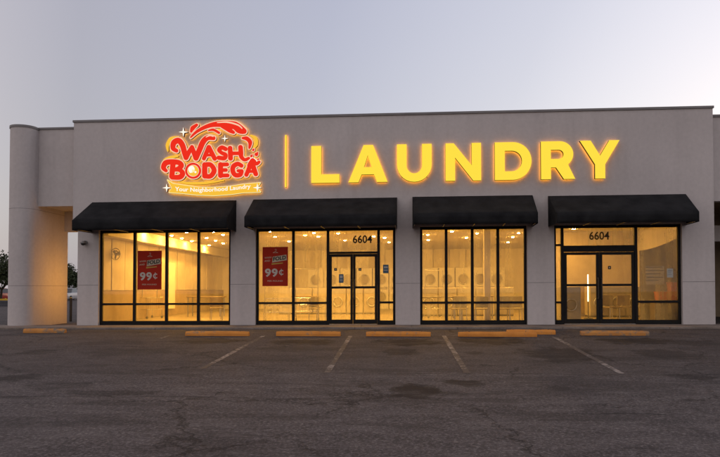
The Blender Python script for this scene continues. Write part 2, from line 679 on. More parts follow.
def text(name, s, px, py_base, cap_px, plane, mat, parent=None, width_px=None, bold=.0, align='LEFT', depth=.002, bend=None):
    x, z = XZ(px, py_base, plane)
    k = (plane + DIST) / FOC
    me = text_loops_mesh(name, s, x, z, cap_px * k, plane - depth, plane, mat, None if width_px is None else width_px * k, bold, align, bend)
    return link(name, me, parent)


# ---- outlines grown from strokes: a distance field is cut at a level, so one set of strokes gives a letter and its border
def smooth_pts(pts, rad, n=8):
    P = [np.array(p, float) for p in pts]
    out, ro = [], []
    for i in range(len(P) - 1):
        p0 = P[max(i - 1, 0)]; p1 = P[i]; p2 = P[i + 1]; p3 = P[min(i + 2, len(P) - 1)]
        for j in range(n):
            t = j / n
            out.append(.5 * ((2 * p1) + (-p0 + p2) * t + (2 * p0 - 5 * p1 + 4 * p2 - p3) * t * t + (-p0 + 3 * p1 - 3 * p2 + p3) * t ** 3))
            ro.append(rad[i] * (1 - t) + rad[i + 1] * t)
    out.append(P[-1]); ro.append(rad[-1])
    return out, ro


def field(prims, X, Y):
    D = np.full(X.shape, 1e6)
    for pr in prims:
        kind, pts, rad = pr[0], pr[1], pr[2]
        neg = kind.startswith('-')
        k = kind.lstrip('-')
        if k in ('line', 'curve'):
            rr = list(rad) if isinstance(rad, (list, tuple)) else [rad] * len(pts)
            if k == 'curve':
                pts, rr = smooth_pts(pts, rr)
            d = np.full(X.shape, 1e6)
            for (a, b, ra, rb) in zip(pts[:-1], pts[1:], rr[:-1], rr[1:]):
                ax, ay = a; bx, by = b
                L = (bx - ax) ** 2 + (by - ay) ** 2 + 1e-9
                t = np.clip(((X - ax) * (bx - ax) + (Y - ay) * (by - ay)) / L, 0, 1)
                d = np.minimum(d, np.hypot(X - ax - t * (bx - ax), Y - ay - t * (by - ay)) - (ra + (rb - ra) * t))
        elif k == 'disc':
            d = np.hypot(X - pts[0], Y - pts[1]) - rad
        else:                                           # poly
            n = len(pts)
            d = np.full(X.shape, 1e6)
            inside = np.zeros(X.shape, bool)
            for i in range(n):
                ax, ay = pts[i]; bx, by = pts[(i + 1) % n]
                L = (bx - ax) ** 2 + (by - ay) ** 2 + 1e-9
                t = np.clip(((X - ax) * (bx - ax) + (Y - ay) * (by - ay)) / L, 0, 1)
                d = np.minimum(d, np.hypot(X - ax - t * (bx - ax), Y - ay - t * (by - ay)))
                c = (ay > Y) != (by > Y)
                xi = ax + (Y - ay) * (bx - ax) / ((by - ay) if by != ay else 1e-9)
                inside ^= c & (X < xi)
            d = np.where(inside, -d, d) - rad
        D = np.maximum(D, -d) if neg else np.minimum(D, d)
    return D


def contour(prims, level, step=1.6):
    xs, ys = [], []
    for pr in prims:
        if pr[0].endswith('disc'):
            xs += [pr[1][0] - pr[2], pr[1][0] + pr[2]]; ys += [pr[1][1] - pr[2], pr[1][1] + pr[2]]
        else:
            m = max(pr[2]) if isinstance(pr[2], (list, tuple)) else pr[2]
            for p in pr[1]:
                xs += [p[0] - m, p[0] + m]; ys += [p[1] - m, p[1] + m]
    pad = level + 3 * step + 6
    gx = np.arange(min(xs) - pad, max(xs) + pad, step)
    gy = np.arange(min(ys) - pad, max(ys) + pad, step)
    X, Y = np.meshgrid(gx, gy)
    D = field(prims, X, Y) - level
    D[D == 0] = 1e-6
    I = D < 0
    nxt = {}

    def pt(e):
        (j, i, h) = e
        a = D[j, i]
        if h:
            b = D[j, i + 1]; t = a / (a - b)
            return (gx[i] + t * step, gy[j])
        b = D[j + 1, i]; t = a / (a - b)
        return (gx[i], gy[j] + t * step)
    code = (I[:-1, :-1] * 1 + I[:-1, 1:] * 2 + I[1:, 1:] * 4 + I[1:, :-1] * 8)
    for j, i in zip(*np.nonzero((code > 0) & (code < 15))):
        c = int(code[j, i])
        B, Rr, T, L = (j, i, 1), (j, i + 1, 0), (j + 1, i, 1), (j, i, 0)
        segs = {1: [(L, B)], 2: [(B, Rr)], 3: [(L, Rr)], 4: [(Rr, T)], 5: [(L, T), (Rr, B)], 6: [(B, T)], 7: [(L, T)],
                8: [(T, L)], 9: [(T, B)], 10: [(B, L), (T, Rr)], 11: [(T, Rr)], 12: [(Rr, L)], 13: [(Rr, B)], 14: [(B, L)]}[c]
        for a, b in segs:
            nxt[a] = b
    loops = []
    while nxt:
        s0, b = nxt.popitem()
        lp = [s0]
        while b != s0 and b in nxt:
            lp.append(b)
            b = nxt.pop(b)
        if len(lp) > 5:
            q = [pt(e) for e in lp]
            q = [tuple((np.array(q[i - 1]) + 2 * np.array(q[i]) + np.array(q[(i + 1) % len(q)])) / 4) for i in range(len(q))]
            loops.append(q)
    return loops


# ------------------------------------------------------------------ the ground
prof = [300, 60, 20, 5, KERB_Y, -3, -5, -8, -12, -16, -20, KERB_Y - 24, -40, -80, -300]
xsx = [-300, -80, -30, -15, -8, 0, 8, 15, 30, 80, 300]
g = MB()
vs = [(x, y, ground_z(y)) for y in prof for x in xsx]
nx = len(xsx)
g.add(vs, [(j * nx + i, j * nx + i + 1, (j + 1) * nx + i + 1, (j + 1) * nx + i) for j in range(len(prof) - 1) for i in range(nx - 1)])
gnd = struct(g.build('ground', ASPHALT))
SW_X0, SW_X1 = -13.3, 20.0
sw = MB()
xs = [SW_X0]
while xs[-1] < SW_X1 - 1.6:
    xs.append(xs[-1] + 1.52)
for a in xs:
    b = min(a + 1.51, SW_X1)
    sw.box(a, b, KERB_Y + .158, .28, -KERB_H - .05, 0)
struct(sw.build('sidewalk', CONCRETE, bevel=.008))
kb = MB()
kx = SW_X0
while kx < SW_X1:
    e = min(kx + 3.0, SW_X1)
    kb.box(kx, e - .008, KERB_Y, KERB_Y + .15, -KERB_H - .05, .002)
    kx = e
struct(kb.build('kerb', CONCRETE, bevel=.015))


def stall_line(name, p0, p1, w=.11):
    (x0, y0), (x1, y1) = GP(*p0), GP(*p1)
    n = 14
    v = []
    for i in range(n + 1):
        t = i / n
        x, y = x0 + (x1 - x0) * t, y0 + (y1 - y0) * t
        z = ground_z(y) + .004
        for sgn in (-1, 1):
            v.append((x + sgn * w / 2 + random.uniform(-.006, .006), y, z))
    o = MB().add(v, [(2 * i, 2 * i + 1, 2 * i + 3, 2 * i + 2) for i in range(n)]).build(name, LINE_PAINT)
    return struct(o)


for a, b in (((263.5, 336), (202, 369)), ((350.5, 336), (327, 373)), ((444, 336), (467, 373)), ((554, 337), (622, 374))):
    stall_line('parking_line', a, b)
stall_line('parking_line', (171, 335.5), (160, 338.5), .08)


# ------------------------------------------------------------------ the building
bld = thing('shop_building', 'long grey stucco shop building with four lit storefront bays', 'building', (0, 0, 0))
X_L = GX(73.5, 0, 160)
X_PL = GX(77.4, 0, 280)
X_R = GX(714.6, 0, 250)
Z_TOP = (XZ(74, 122.6)[1] + XZ(713, 108.3)[1]) / 2
Z_HEAD = 3.06
# storefront bays: outer frame edges on the facade
BAYS = [(100.0, 231.2), (256.2, 395.4), (420.0, 526.7), (553.8, 681.0)]
BX = [(GX(a, .1, 280), GX(b, .1, 280)) for a, b in BAYS]


def face_grid(name, xs, zs, hole, y0, y1, mat, parent):
    """a wall with openings as one clean sheet, then given its thickness"""
    bm = bmesh.new()
    vm = {}

    def V(i, j):
        if (i, j) not in vm:
            vm[(i, j)] = bm.verts.new((xs[i], y0, zs[j]))
        return vm[(i, j)]
    for i in range(len(xs) - 1):
        for j in range(len(zs) - 1):
            if hole((xs[i] + xs[i + 1]) / 2, (zs[j] + zs[j + 1]) / 2):
                continue
            bm.faces.new((V(i, j), V(i + 1, j), V(i + 1, j + 1), V(i, j + 1)))
    r = bmesh.ops.extrude_face_region(bm, geom=bm.faces[:])
    for v in r['geom']:
        if isinstance(v, bmesh.types.BMVert):
            v.co.y = y1
    bmesh.ops.recalc_face_normals(bm, faces=bm.faces)
    me = bpy.data.meshes.new(name)
    bm.to_mesh(me)
    bm.free()
    me.materials.append(mat)
    return link(name, me, parent)


xs = sorted([X_L, X_PL, X_R] + [v for b in BX for v in b])


def hole(x, z):
    if z < Z_HEAD:
        return x < X_PL or any(a < x < b for a, b in BX)
    return False


face_grid('wall', xs, [-.05, Z_HEAD, Z_TOP], hole, 0, .30, STUCCO, bld)
# parapet cap: a thin folded metal coping
MB().box(X_L - .03, X_R + .03, -.035, .34, Z_TOP, Z_TOP + .075).build('parapet_cap', CAP, bld, bevel=.008)
# control joints across the piers
zj = XZ(243, 284.5)[1]
for a, b in [(X_PL, BX[0][0])] + [(BX[i][1], BX[i + 1][0]) for i in range(3)] + [(BX[3][1], X_R)]:
    MB().box(a + .002, b - .002, -.0025, .01, zj, zj + .014).build('control_joint', JOINT, bld)
# shell of the building behind the front
DEPTH = 15.6
MB().box(X_PL, X_PL + .22, .303, DEPTH, -.05, Z_TOP - .05).build('side_wall', STUCCO, bld)
MB().box(X_R - .22, X_R, .303, DEPTH, -.05, Z_TOP - .05).build('side_wall', STUCCO, bld)
MB().box(X_PL, X_R, DEPTH + .003, DEPTH + .25, -.05, Z_TOP - .05).build('back_wall', STUCCO, bld)
MB().box(X_PL + .225, X_R - .225, .305, DEPTH, Z_TOP - .75, Z_TOP - .55).build('roof', CAP, bld)
IX0, IX1, IZ = X_PL + .24, X_R - .24, 3.32
MB().box(IX0, IX1, .31, DEPTH - .02, -.04, .004).build('shop_floor', FLOOR_IN, bld)
MB().box(IX0, IX1, .31, DEPTH - .02, IZ, IZ + .08).build('ceiling', CEIL_IN, bld)
lin = MB()
lin.box(IX0 - .015, IX0 + .015, .31, DEPTH - .02, .004, IZ)
lin.box(IX1 - .015, IX1 + .015, .31, DEPTH - .02, .004, IZ)
lin.box(IX0 + .016, IX1 - .016, DEPTH - .05, DEPTH - .02, .004, IZ)
lin.build('interior_wall', PAINT_IN, bld)
# low bulkhead and panelled wall along the first bay
bh = MB()
bh.box(IX0 + .02, IX0 + .55, .45, DEPTH - .06, 2.93, IZ - .004)
bh.build('bulkhead', PAINT_IN, bld)
pn = MB()
yy, i = .6, 0
while yy < DEPTH - 1.2:
    pn.box(IX0 + .02, IX0 + .10 + .012 * (i % 2), yy, yy + 1.02, 1.12, 2.92)
    yy += 1.07
    i += 1
pn.build('wall_panel', PANEL_IN, bld)
MB().box(IX0 + .02, IX0 + .13, .6, DEPTH - .2, .01, 1.10).build('wainscot', WAINS, bld)
# cross partition near the fourth bay with a curved top edge
px0, px1 = GX(640, 1.25), GX(682, 1.25)
poly = [(px0, .006), (px1, .006)]
for k in range(13):
    t = 1 - k / 12
    zz = 2.32 + .46 * (t ** 1.5)
    poly.append((px0 + (px1 - px0) * t, zz))
MB().prism_y(poly, 1.25, 1.31).build('partition', PARTN, bld, bevel=.01)
xq = GX(258, DEPTH - .3)
for k in range(14):
    MB().box(xq + .9 * k, xq + .9 * k + .86, DEPTH - .15 - .015 * (k % 3), DEPTH - .06, 2.28, IZ - .006).build('wall_panel', PANEL_IN if k % 2 else PAINT_IN, bld)
MB().box(GX(553, 5.4), IX1 - .02, 5.4, 5.5, .006, IZ - .004).build('partition', PANEL_IN, bld)
for k in range(5):
    xk = GX(560, 5.4) + k * .72
    MB().box(xk, xk + .62, 5.36, 5.398, .10, 1.1 + .05 * (k % 2)).build('wainscot', WAINS, bld)
# column inside the third bay
cxx = GX(487, 2.6)
MB().box(cxx - .11, cxx + .11, 2.5, 2.72, .006, IZ - .004).build('column', PAINT_IN, bld, bevel=.01)

# ---- storefront frames
FY0, FY1 = .10, .20
GY = .155


def zpx(px, py, y=.1):
    return XZ(px, py, y)[1]


def frame_bay(i, verticals, bars, skip_sill=None, sill_px=None):
    """verticals: pixel centres; bars: (x0, x1, y) pixel spans of rails"""
    a, b = BAYS[i]
    x0, x1 = BX[i]
    m = MB()
    w = .075
    zb = .13
    m.box(x0 + .001, x0 + w, FY0, FY1, 0.004, Z_HEAD - .001)
    m.box(x1 - w, x1 - .001, FY0, FY1, 0.004, Z_HEAD - .001)
    for px in verticals:
        X = GX(px, .1, 280)
        m.box(X - .042, X + .042, FY0, FY1, 0.004, Z_HEAD - .001)
    m.box(x0 + w, x1 - w, FY0 + .003, FY1 - .003, Z_HEAD - .09, Z_HEAD - .001)
    segs = [(x0 + w, x1 - w)] if skip_sill is None else skip_sill
    for s0, s1 in segs:
        m.box(s0, s1, FY0 + .003, FY1 - .003, 0.004, zb)
    for p0, p1, py in bars:
        X0, X1 = GX(p0, .1, 280), GX(p1, .1, 280)
        z = zpx((p0 + p1) / 2, py)
        m.box(X0, X1, FY0 + .004, FY1 - .004, z - .032, z + .032)
    fr = m.build('storefront_window', FRAME, bld, bevel=.004, seg=1)
    return fr


def glass_of(parent, rects, mat=None):
    m = MB()
    for x0, x1, z0, z1 in rects:
        m.add([(x0, GY, z0), (x1, GY, z0), (x1, GY, z1), (x0, GY, z1)], [(0, 1, 2, 3)])
    return m.build('glass', mat or GLASS, parent)


ZS, ZH = .10, Z_HEAD - .05
w1 = frame_bay(0, (134.2, 166.3, 198.3), ((101, 230.5, 304),))
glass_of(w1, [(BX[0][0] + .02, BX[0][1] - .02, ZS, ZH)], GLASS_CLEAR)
# bay 2 with a pair of doors
d2l, d2r = GX(327.9, .1, 280), GX(378.6, .1, 280)
zdoor2 = zpx(353, 252.4)
w2 = frame_bay(1, (293.2, 327.9, 378.6), ((257, 328, 303), (378.6, 395, 302.4), (328, 378.6, 252.6)),
               [(BX[1][0] + .075, d2l - .042), (d2r + .042, BX[1][1] - .075)])
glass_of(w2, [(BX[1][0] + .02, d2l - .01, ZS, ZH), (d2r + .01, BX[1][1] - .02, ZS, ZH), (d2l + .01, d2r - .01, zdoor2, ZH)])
w3 = frame_bay(2, (446.3, 472.4, 498.1), ((421, 526, 302.5),))
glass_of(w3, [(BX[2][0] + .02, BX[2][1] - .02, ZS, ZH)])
d4l, d4r = GX(562.6, .1, 280), GX(636.4, .1, 280)
zdoor4 = zpx(600, 249)
w4 = frame_bay(3, (562.6, 636.4), ((554, 562.6, 245), (554, 562.6, 302.4), (636.4, 680, 301.6), (562.6, 636.4, 246.4), (562.6, 636.4, 250.6)),
               [(BX[3][0] + .075, d4l - .042), (d4r + .042, BX[3][1] - .075)])
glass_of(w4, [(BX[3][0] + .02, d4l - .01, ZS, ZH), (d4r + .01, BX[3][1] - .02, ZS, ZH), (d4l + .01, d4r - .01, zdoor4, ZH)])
MB().box(d4l + .043, d4r - .043, FY0 + .006, FY1 - .006, zpx(600, 250), zpx(600, 247)).build('header_panel', FRAME, bld)


def door_leaf(x0, x1, ztop, zmid, hinge_left, stile, pane):
    m = MB()
    y0, y1 = .115, .165
    zb, zt = .022, ztop - .012
    m.box(x0, x0 + stile, y0, y1, zb, zt)
    m.box(x1 - stile, x1, y0, y1, zb, zt)
    m.box(x0 + stile, x1 - stile, y0 + .002, y1 - .002, zb, .16)
    m.box(x0 + stile, x1 - stile, y0 + .002, y1 - .002, zt - .085, zt)
    m.box(x0 + stile, x1 - stile, y0 + .002, y1 - .002, zmid - .035, zmid + .035)
    d = m.build('door', FRAME, bld, bevel=.004, seg=1)
    gl = MB()
    yy = .140
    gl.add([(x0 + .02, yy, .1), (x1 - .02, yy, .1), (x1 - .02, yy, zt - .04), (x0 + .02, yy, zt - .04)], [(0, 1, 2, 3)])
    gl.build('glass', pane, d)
    hx = (x1 - .05) if hinge_left else (x0 + .05)
    h = MB()
    h.path([(hx, y0, 1.42), (hx, y0 - .07, 1.42), (hx, y0 - .07, .80), (hx, y0, .80)], .014)
    h.build('handle', DARK_PL, d, smooth=True)
    return d


mid2 = (GX(352.9, .1, 280))
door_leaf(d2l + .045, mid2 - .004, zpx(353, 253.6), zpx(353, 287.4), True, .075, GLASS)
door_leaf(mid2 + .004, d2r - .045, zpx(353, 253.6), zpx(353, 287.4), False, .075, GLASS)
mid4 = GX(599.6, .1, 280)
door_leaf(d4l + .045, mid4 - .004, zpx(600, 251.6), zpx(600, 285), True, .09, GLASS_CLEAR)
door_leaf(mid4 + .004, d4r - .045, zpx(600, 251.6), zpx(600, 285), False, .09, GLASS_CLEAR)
for a, b in ((d2l, d2r), (d4l, d4r)):
    MB().box(a + .043, b - .043, .08, .23, .002, .018).build('threshold', STEEL, bld)

# ---- the open passage at one end: round-nosed fin wall, lintel, soffit
FX1 = GX(37.5, .25, 200)                                   # its inner face
FXL = GX(8.6, .0, 200)
fw = FX1 - FXL
fcx, fr_ = (FXL + FX1) / 2, fw / 2
FIN_Y = .15
Z_FIN = XZ(23, 127.0, -.2)[1]
Y_END = 2.15
fin = [(FX1, FIN_Y), (FX1, Y_END), (FXL, Y_END), (FXL, FIN_Y)]
for k in range(1, 24):
    a = math.pi + math.pi * k / 24
    fin.append((fcx + fr_ * math.cos(a), FIN_Y + fr_ * math.sin(a)))
fo = MB().prism_z(fin, -.05, Z_FIN).build('fin_wall', STUCCO, bld, smooth=True)
fo.data.set_sharp_from_angle(angle=R(35))
cap_ = []
for x, y in fin:
    cap_.append((fcx + (x - fcx) * 1.05, FIN_Y + (y - FIN_Y) * (1.05 if y < FIN_Y else 1.0)))
MB().prism_z(cap_, Z_FIN + .001, Z_FIN + .075).build('fin_cap', CAP, bld)
Z_LT, Z_LB = XZ(56, 129.5, .3)[1], XZ(56, 206.3, .3)[1]
MB().box(FX1 + .002, X_PL - .002, .28, .55, Z_LB, Z_LT).build('passage_lintel', STUCCO, bld)
MB().box(FX1 + .002, X_PL - .002, .24, .58, Z_LT + .001, Z_LT + .06).build('lintel_cap', CAP, bld)
zback = 1.14 + (288 - 228.4) / FOC * (Y_END + DIST)
MB().box(FX1 + .002, X_PL - .002, Y_END - .25, Y_END, zback, Z_LB + .3).build('passage_lintel', STUCCO, bld)
MB().box(FX1 + .002, X_PL - .002, .552, Y_END - .252, Z_LB + .04, Z_LB + .2).build('soffit', STUCCO, bld)
zfj = XZ(15, 286, -.2)[1]
for zz in (zfj, zfj + 2.5):
    fj = MB()
    fj.prism_z([(fcx + (x - fcx) * 1.006, FIN_Y + (y - FIN_Y) * (1.006 if y < FIN_Y else .99)) for x, y in fin], zz, zz + .012)
    fj.build('control_joint', JOINT, bld)

# ---- lower wing at the other end, set back a little
WZ = XZ(717, 117, .3)[1]
WB = XZ(718, 201, .3)[1]
WX1 = 19.5
MB().box(X_R + .002, WX1, .3, .6, WB, WZ).build('wing_wall', STUCCO, bld)
MB().box(X_R + .002, WX1 + .03, .26, .64, WZ + .001, WZ + .07).build('wing_cap', CAP, bld)
MB().box(WX1 - .9, WX1, .3, 4.5, -.05, WB - .001).build('wing_pier', STUCCO, bld)
MB().box(X_R + .002, WX1, .602, 6.0, WB + .25, WB + .4).build('wing_soffit', WAINS, bld)
MB().box(X_R + .002, WX1, 6.003, 6.2, -.05, WZ - .1).build('wing_back_wall', WAINS, bld)
zb2 = XZ(718, 226, 3)[1]
MB().box(X_R + .002, WX1 - .91, 2.8, 3.0, zb2 - .55, zb2).build('wing_beam', STUCCO, bld)

# ------------------------------------------------------------------ awnings
def awning(wx, fx, y_top, y_vt, y_vb, label, proj=1.05):
    (w0, w1), (f0, f1) = wx, fx
    W0, W1 = GX(w0, 0, y_top), GX(w1, 0, y_top)
    F0, F1 = GX(f0, -proj, y_vt), GX(f1, -proj, y_vt)
    pc = (w0 + w1) / 2
    zt = XZ(pc, y_top, 0)[1]
    zv = XZ(pc, y_vt, -proj)[1]
    zb = XZ(pc, y_vb, -proj)[1]
    t = thing('awning', label, 'awning', ((W0 + W1) / 2, 0, zb), 0, 'black awnings over the shop windows')
    cx, cz = (W0 + W1) / 2, zb
    # roof cloth: slight sag between the rafters
    n, k = 20, 8
    v = []
    for i in range(n + 1):
        s = i / n
        for j in range(k + 1):
            u = j / k
            x = (W0 + (W1 - W0) * s) * (1 - u) + (F0 + (F1 - F0) * s) * u
            sag = .018 * math.sin(math.pi * u) * (0.5 - .5 * math.cos(2 * math.pi * s * 4))
            v.append((x - cx, -.004 - (proj - .004) * u, zt + (zv - zt) * u - sag - cz))
    canopy = MB().add(v, [(i * (k + 1) + j, (i + 1) * (k + 1) + j, (i + 1) * (k + 1) + j + 1, i * (k + 1) + j + 1) for i in range(n) for j in range(k)])
    o = canopy.build('canopy', CANVAS, t, smooth=True)
    sd = o.modifiers.new('cloth', 'SOLIDIFY'); sd.thickness = .006; sd.offset = -1
    v = []
    for i in range(n + 1):
        s = i / n
        x = F0 + (F1 - F0) * s
        for j in range(4):
            u = j / 3
            wob = .010 * u * math.sin(s * 31) + .006 * u * math.sin(s * 77 + 1)
            v.append((x - cx, -proj - .002 + wob, zv + (zb - zv) * u - cz))
    o = MB().add(v, [(i * 4 + j, (i + 1) * 4 + j, (i + 1) * 4 + j + 1, i * 4 + j + 1) for i in range(n) for j in range(3)]).build('valance', CANVAS, t, smooth=True)
    sd = o.modifiers.new('cloth', 'SOLIDIFY'); sd.thickness = .006; sd.offset = 0
    for xw, xf in ((W0, F0), (W1, F1)):
        v = [(xw - cx, -.004, zt - cz), (xf - cx, -proj + .004, zv - cz - .004), (xf - cx, -proj + .004, 0), (xw - cx, -.004, 0)]
        o = MB().add(v, [(0, 1, 2, 3)]).build('end_panel', CANVAS, t)
        sd = o.modifiers.new('cloth', 'SOLIDIFY'); sd.thickness = .006; sd.offset = 0
    fr = MB()
    fr.cyl((F0 - cx + .03, -proj + .03, zv - cz - .02), (F1 - cx - .03, -proj + .03, zv - cz - .02), .015, n=8)
    fr.cyl((F0 - cx + .03, -proj + .03, .03), (F1 - cx - .03, -proj + .03, .03), .015, n=8)
    for i in range(5):
        s = i / 4
        xa, xb = W0 + .03 + (W1 - W0 - .06) * s - cx, F0 + .03 + (F1 - F0 - .06) * s - cx
        fr.cyl((xa, -.01, .03), (xb, -proj + .03, .03), .012, n=8)
        fr.cyl((xa, -.01, zt - cz - .04), (xb, -proj + .03, zv - cz - .04), .012, n=8)
    fr.build('frame', STEEL, t)
    return t


awning((92.5, 236.3), (72.0, 226.5), 201.3, 219.2, 229.2, 'black canvas awning nearest the round-nosed fin wall, above the panelled window')
awning((253.6, 397.0), (244.3, 395.8), 198.5, 215.8, 226.2, 'black canvas awning under the letter L, above the left pair of doors'.replace('left pair', 'narrower pair'))
awning((412.5, 532.4), (413.6, 538.0), 196.0, 213.5, 224.0, 'shortest black canvas awning, above the window without doors or posters')
awning((548.0, 685.6), (557.0, 699.2), 195.0, 212.5, 222.5, 'black canvas awning above the wider pair of doors and the red boxes')

# ------------------------------------------------------------------ illuminated sign: the big word
FACE_Y = emit_mat('sign_face_yellow', (1.0, .745, .062), 1.0)
FACE_SIDE = rough_mat('sign_return_bronze', (.16, .08, .015), (.22, .11, .02), 4, .5, .3)
HALO_Y = emit_mat('sign_back_glow', (1.0, .40, .03), 3.9)
SY0, SY1 = -.17, -.065


def arc(cx, cy, rx, ry, a0, a1, n=14):
    return [(cx + rx * math.cos(R(a0 + (a1 - a0) * i / n)), cy - ry * math.sin(R(a0 + (a1 - a0) * i / n))) for i in range(n + 1)]


H = 37.6                                                   # cap height in photo pixels, y down from the cap line
LET = {
    'L': [[(311.3, 0), (321.3, 0), (321.3, H - 8.7), (339.5, H - 8.7), (339.5, H), (311.3, H)]],
    'A': [[(363.6, 0), (373.0, 0), (387.6, H), (377.0, H), (374.0, H - 7.8), (361.6, H - 7.8), (358.5, H), (348.3, H)],
          [(367.8, 10.4), (364.0, H - 15.2), (371.6, H - 15.2)]],
    'U': [[(397, 0), (406.6, 0)] + [(406.6, 21.0)] + arc(414.3, 21.5, 7.7, 7.9, 180, 360) + [(422, 0), (431.7, 0)] + arc(414.35, 20.6, 17.35, 17.4, 360, 180)],
    'N': [[(445.6, 0), (453.8, 0), (471.7, 22.4), (471.7, 0), (481.1, 0), (481.1, H), (473.2, H), (455.1, 14.4), (455.1, H), (445.6, H)]],
    'D': [[(494.8, 0), (512.6, 0)] + arc(512.6, H / 2, 19.0, H / 2, 90, -90, 22) + [(494.8, H)],
          [(504.8, 8.6)] + arc(511.8, H / 2, 10.2, H / 2 - 8.6, 90, -90, 16) + [(504.8, H - 8.6)]],
    'R': [[(541.0, 0), (559.5, 0)] + arc(559.5, 12.9, 13.9, 12.9, 90, -52, 14) + [(575.2, H), (563.8, H), (556.0, 26.0), (550.9, 26.0), (550.9, H), (541.0, H)],
          [(550.9, 8.5)] + arc(558.6, 13.0, 5.0, 4.5, 90, -90, 10) + [(550.9, 17.5)]],
    'Y': [[(580.0, 0), (590.9, 0), (600.2, 15.0), (609.5, 0), (619.8, 0), (605.2, 23.6), (605.2, H), (595.0, H), (595.0, 23.6)]],
}
zc_top = np.mean([XZ(325, 144.9, SY0)[1], XZ(463, 143.1, SY0)[1], XZ(600, 141.2, SY0)[1]])
zc_bot = np.mean([XZ(325, 182.1, SY0)[1], XZ(463, 180.8, SY0)[1], XZ(600, 179.1, SY0)[1]])
sign = thing('laundry_sign', 'large glowing yellow raised letters spelling LAUNDRY on the grey wall', 'sign', (0, 0, 0))


def letter_xz(x, yd):
    X, _ = XZ(x, 162, SY0)
    return X, zc_top + (zc_bot - zc_top) * yd / H


for ch, loops in LET.items():
    me = plate_mesh('letter', [[letter_xz(*p) for p in lp] for lp in loops], SY0, SY1, [FACE_Y, FACE_SIDE, HALO_Y], split=True)
    o = link('letter', me, sign)
    o['label'] = 'raised yellow letter ' + ch
for lx in (316, 330, 352, 384, 402, 427, 450, 476, 499, 522, 546, 568, 600):
    X, Zp = letter_xz(lx, H - 5)
    MB().cyl((X, SY1 - .01, Zp), (X, -.001, Zp), .008, n=6).build('stud', STEEL, sign)
bx0, zb0 = XZ(284.6, 187.0, SY0)
bx1, zb1 = XZ(286.4, 134.5, SY0)
br_ = plate_mesh('light_bar', [[(bx0, zb0), (bx1, zb0), (bx1, zb1), (bx0, zb1)]], -.12, -.05, [FACE_Y, FACE_SIDE, emit_mat('bar_back_glow', (1.0, .38, .03), 8.0)], split=True)
lb = link('sign_bar', br_)
tag(lb, 'thin upright glowing yellow bar between the round logo and the big letters', 'sign')

# ------------------------------------------------------------------ illuminated logo
RED = emit_mat('logo_red', (1.0, .035, .016), .86)
PALE = emit_mat('logo_pale_border', (1.0, .62, .42), .95)
YEL = emit_mat('logo_yellow', (1.0, .56, .05), .95)
YELP = emit_mat('logo_pale_yellow', (1.0, .86, .40), 1.0)
WHT = emit_mat('logo_white', (1.0, .93, .80), 1.05)
BACK = emit_mat('logo_back_glow', (1.0, .46, .05), 3.6)
LSIDE = rough_mat('logo_return_brown', (.10, .045, .012), (.15, .065, .018), 5, .5, .3)
logo = thing('logo_sign', 'glowing red and yellow laundry logo sign with a splash and a ribbon', 'sign', (0, 0, 0))
KX = 130 / 625.0


def LW(p):
    return XZ(150 + p[0] * KX, 110 + p[1] * KX, -.14)


def shape(name, prims, level, y0, y1, mats, split=False, step=1.5, parent=logo):
    lp = [[LW(p) for p in q] for q in contour(prims, level, step)]
    return link(name, plate_mesh(name, lp, y0, y1, mats, split), parent)


def letter(name, prims, body=(-.165, -.14), border=(-.138, -.06), grow=5.0, face=None, rim=None):
    rim_o = shape(name, prims, grow, border[0], border[1], [rim or PALE, LSIDE, BACK], True)
    shape('face', prims, 0.0, body[0], body[1], [face or RED], parent=rim_o)
    return rim_o


w_ = 11.5
glyphs = {
    'W': [('curve', [(128, 196), (112, 184), (116, 158), (138, 148), (156, 168), (167, 205), (174, 230)], [9, 11, 13, 13.5, 13, 12.5, 11]),
          ('curve', [(174, 230), (190, 200), (203, 178)], [11.5, 10, 8]), ('curve', [(203, 178), (212, 205), (222, 232)], [9, 11, 12]),
          ('curve', [(222, 232), (240, 190), (256, 154), (278, 134), (306, 136)], [12, 12.5, 13, 12, 9.5])],
    'A': [('line', [(260, 234), (284, 180)], [9, 11]), ('line', [(284, 180), (312, 234)], [11, 10.5]), ('line', [(270, 218), (304, 218)], 6)],
    'S': [('curve', [(364, 188), (346, 181), (333, 193), (346, 207), (364, 216), (358, 232), (331, 230)], [10, 10, 9.5, 9, 9.5, 10, 10])],
    'H': [('line', [(386, 184), (388, 233)], 11), ('curve', [(436, 180), (438, 205), (440, 226), (456, 240), (476, 232)], [11, 11, 10, 8, 6]), ('line', [(388, 209), (438, 209)], 8.5)],
    'B': [('curve', [(78, 292), (66, 278), (76, 256), (102, 250), (138, 253), (152, 267), (138, 283), (116, 287)], [8, 11, 13, 12, 12, 12, 11, 8]),
          ('line', [(112, 258), (106, 320)], 12), ('curve', [(114, 288), (144, 289), (158, 305), (145, 323), (108, 324)], [8, 10, 12, 12, 11])],
    'D': [('line', [(264, 264), (264, 318)], 12), ('curve', [(264, 264), (292, 264), (309, 291), (292, 318), (264, 318)], [11, 11, 11.5, 11, 11])],
    'E': [('line', [(340, 263), (340, 316)], 11.5), ('line', [(340, 263), (372, 262)], 9), ('line', [(340, 290), (366, 289)], 8.5), ('line', [(340, 316), (374, 315)], 9)],
    'G': [('curve', [(440, 268), (422, 260), (402, 272), (399, 294), (411, 313), (434, 312), (442, 296)], [10, 10.5, 11, 11, 11, 10.5, 9]), ('line', [(425, 293), (443, 293)], 7.5)],
    'A ': [('line', [(464, 312), (486, 258)], [9.5, 11]), ('curve', [(476, 268), (490, 250), (512, 258), (526, 250)], [8, 11, 9, 6]), ('line', [(492, 258), (509, 308)], [12, 11]), ('line', [(472, 296), (504, 296)], 6.5)],
}
dz = 0
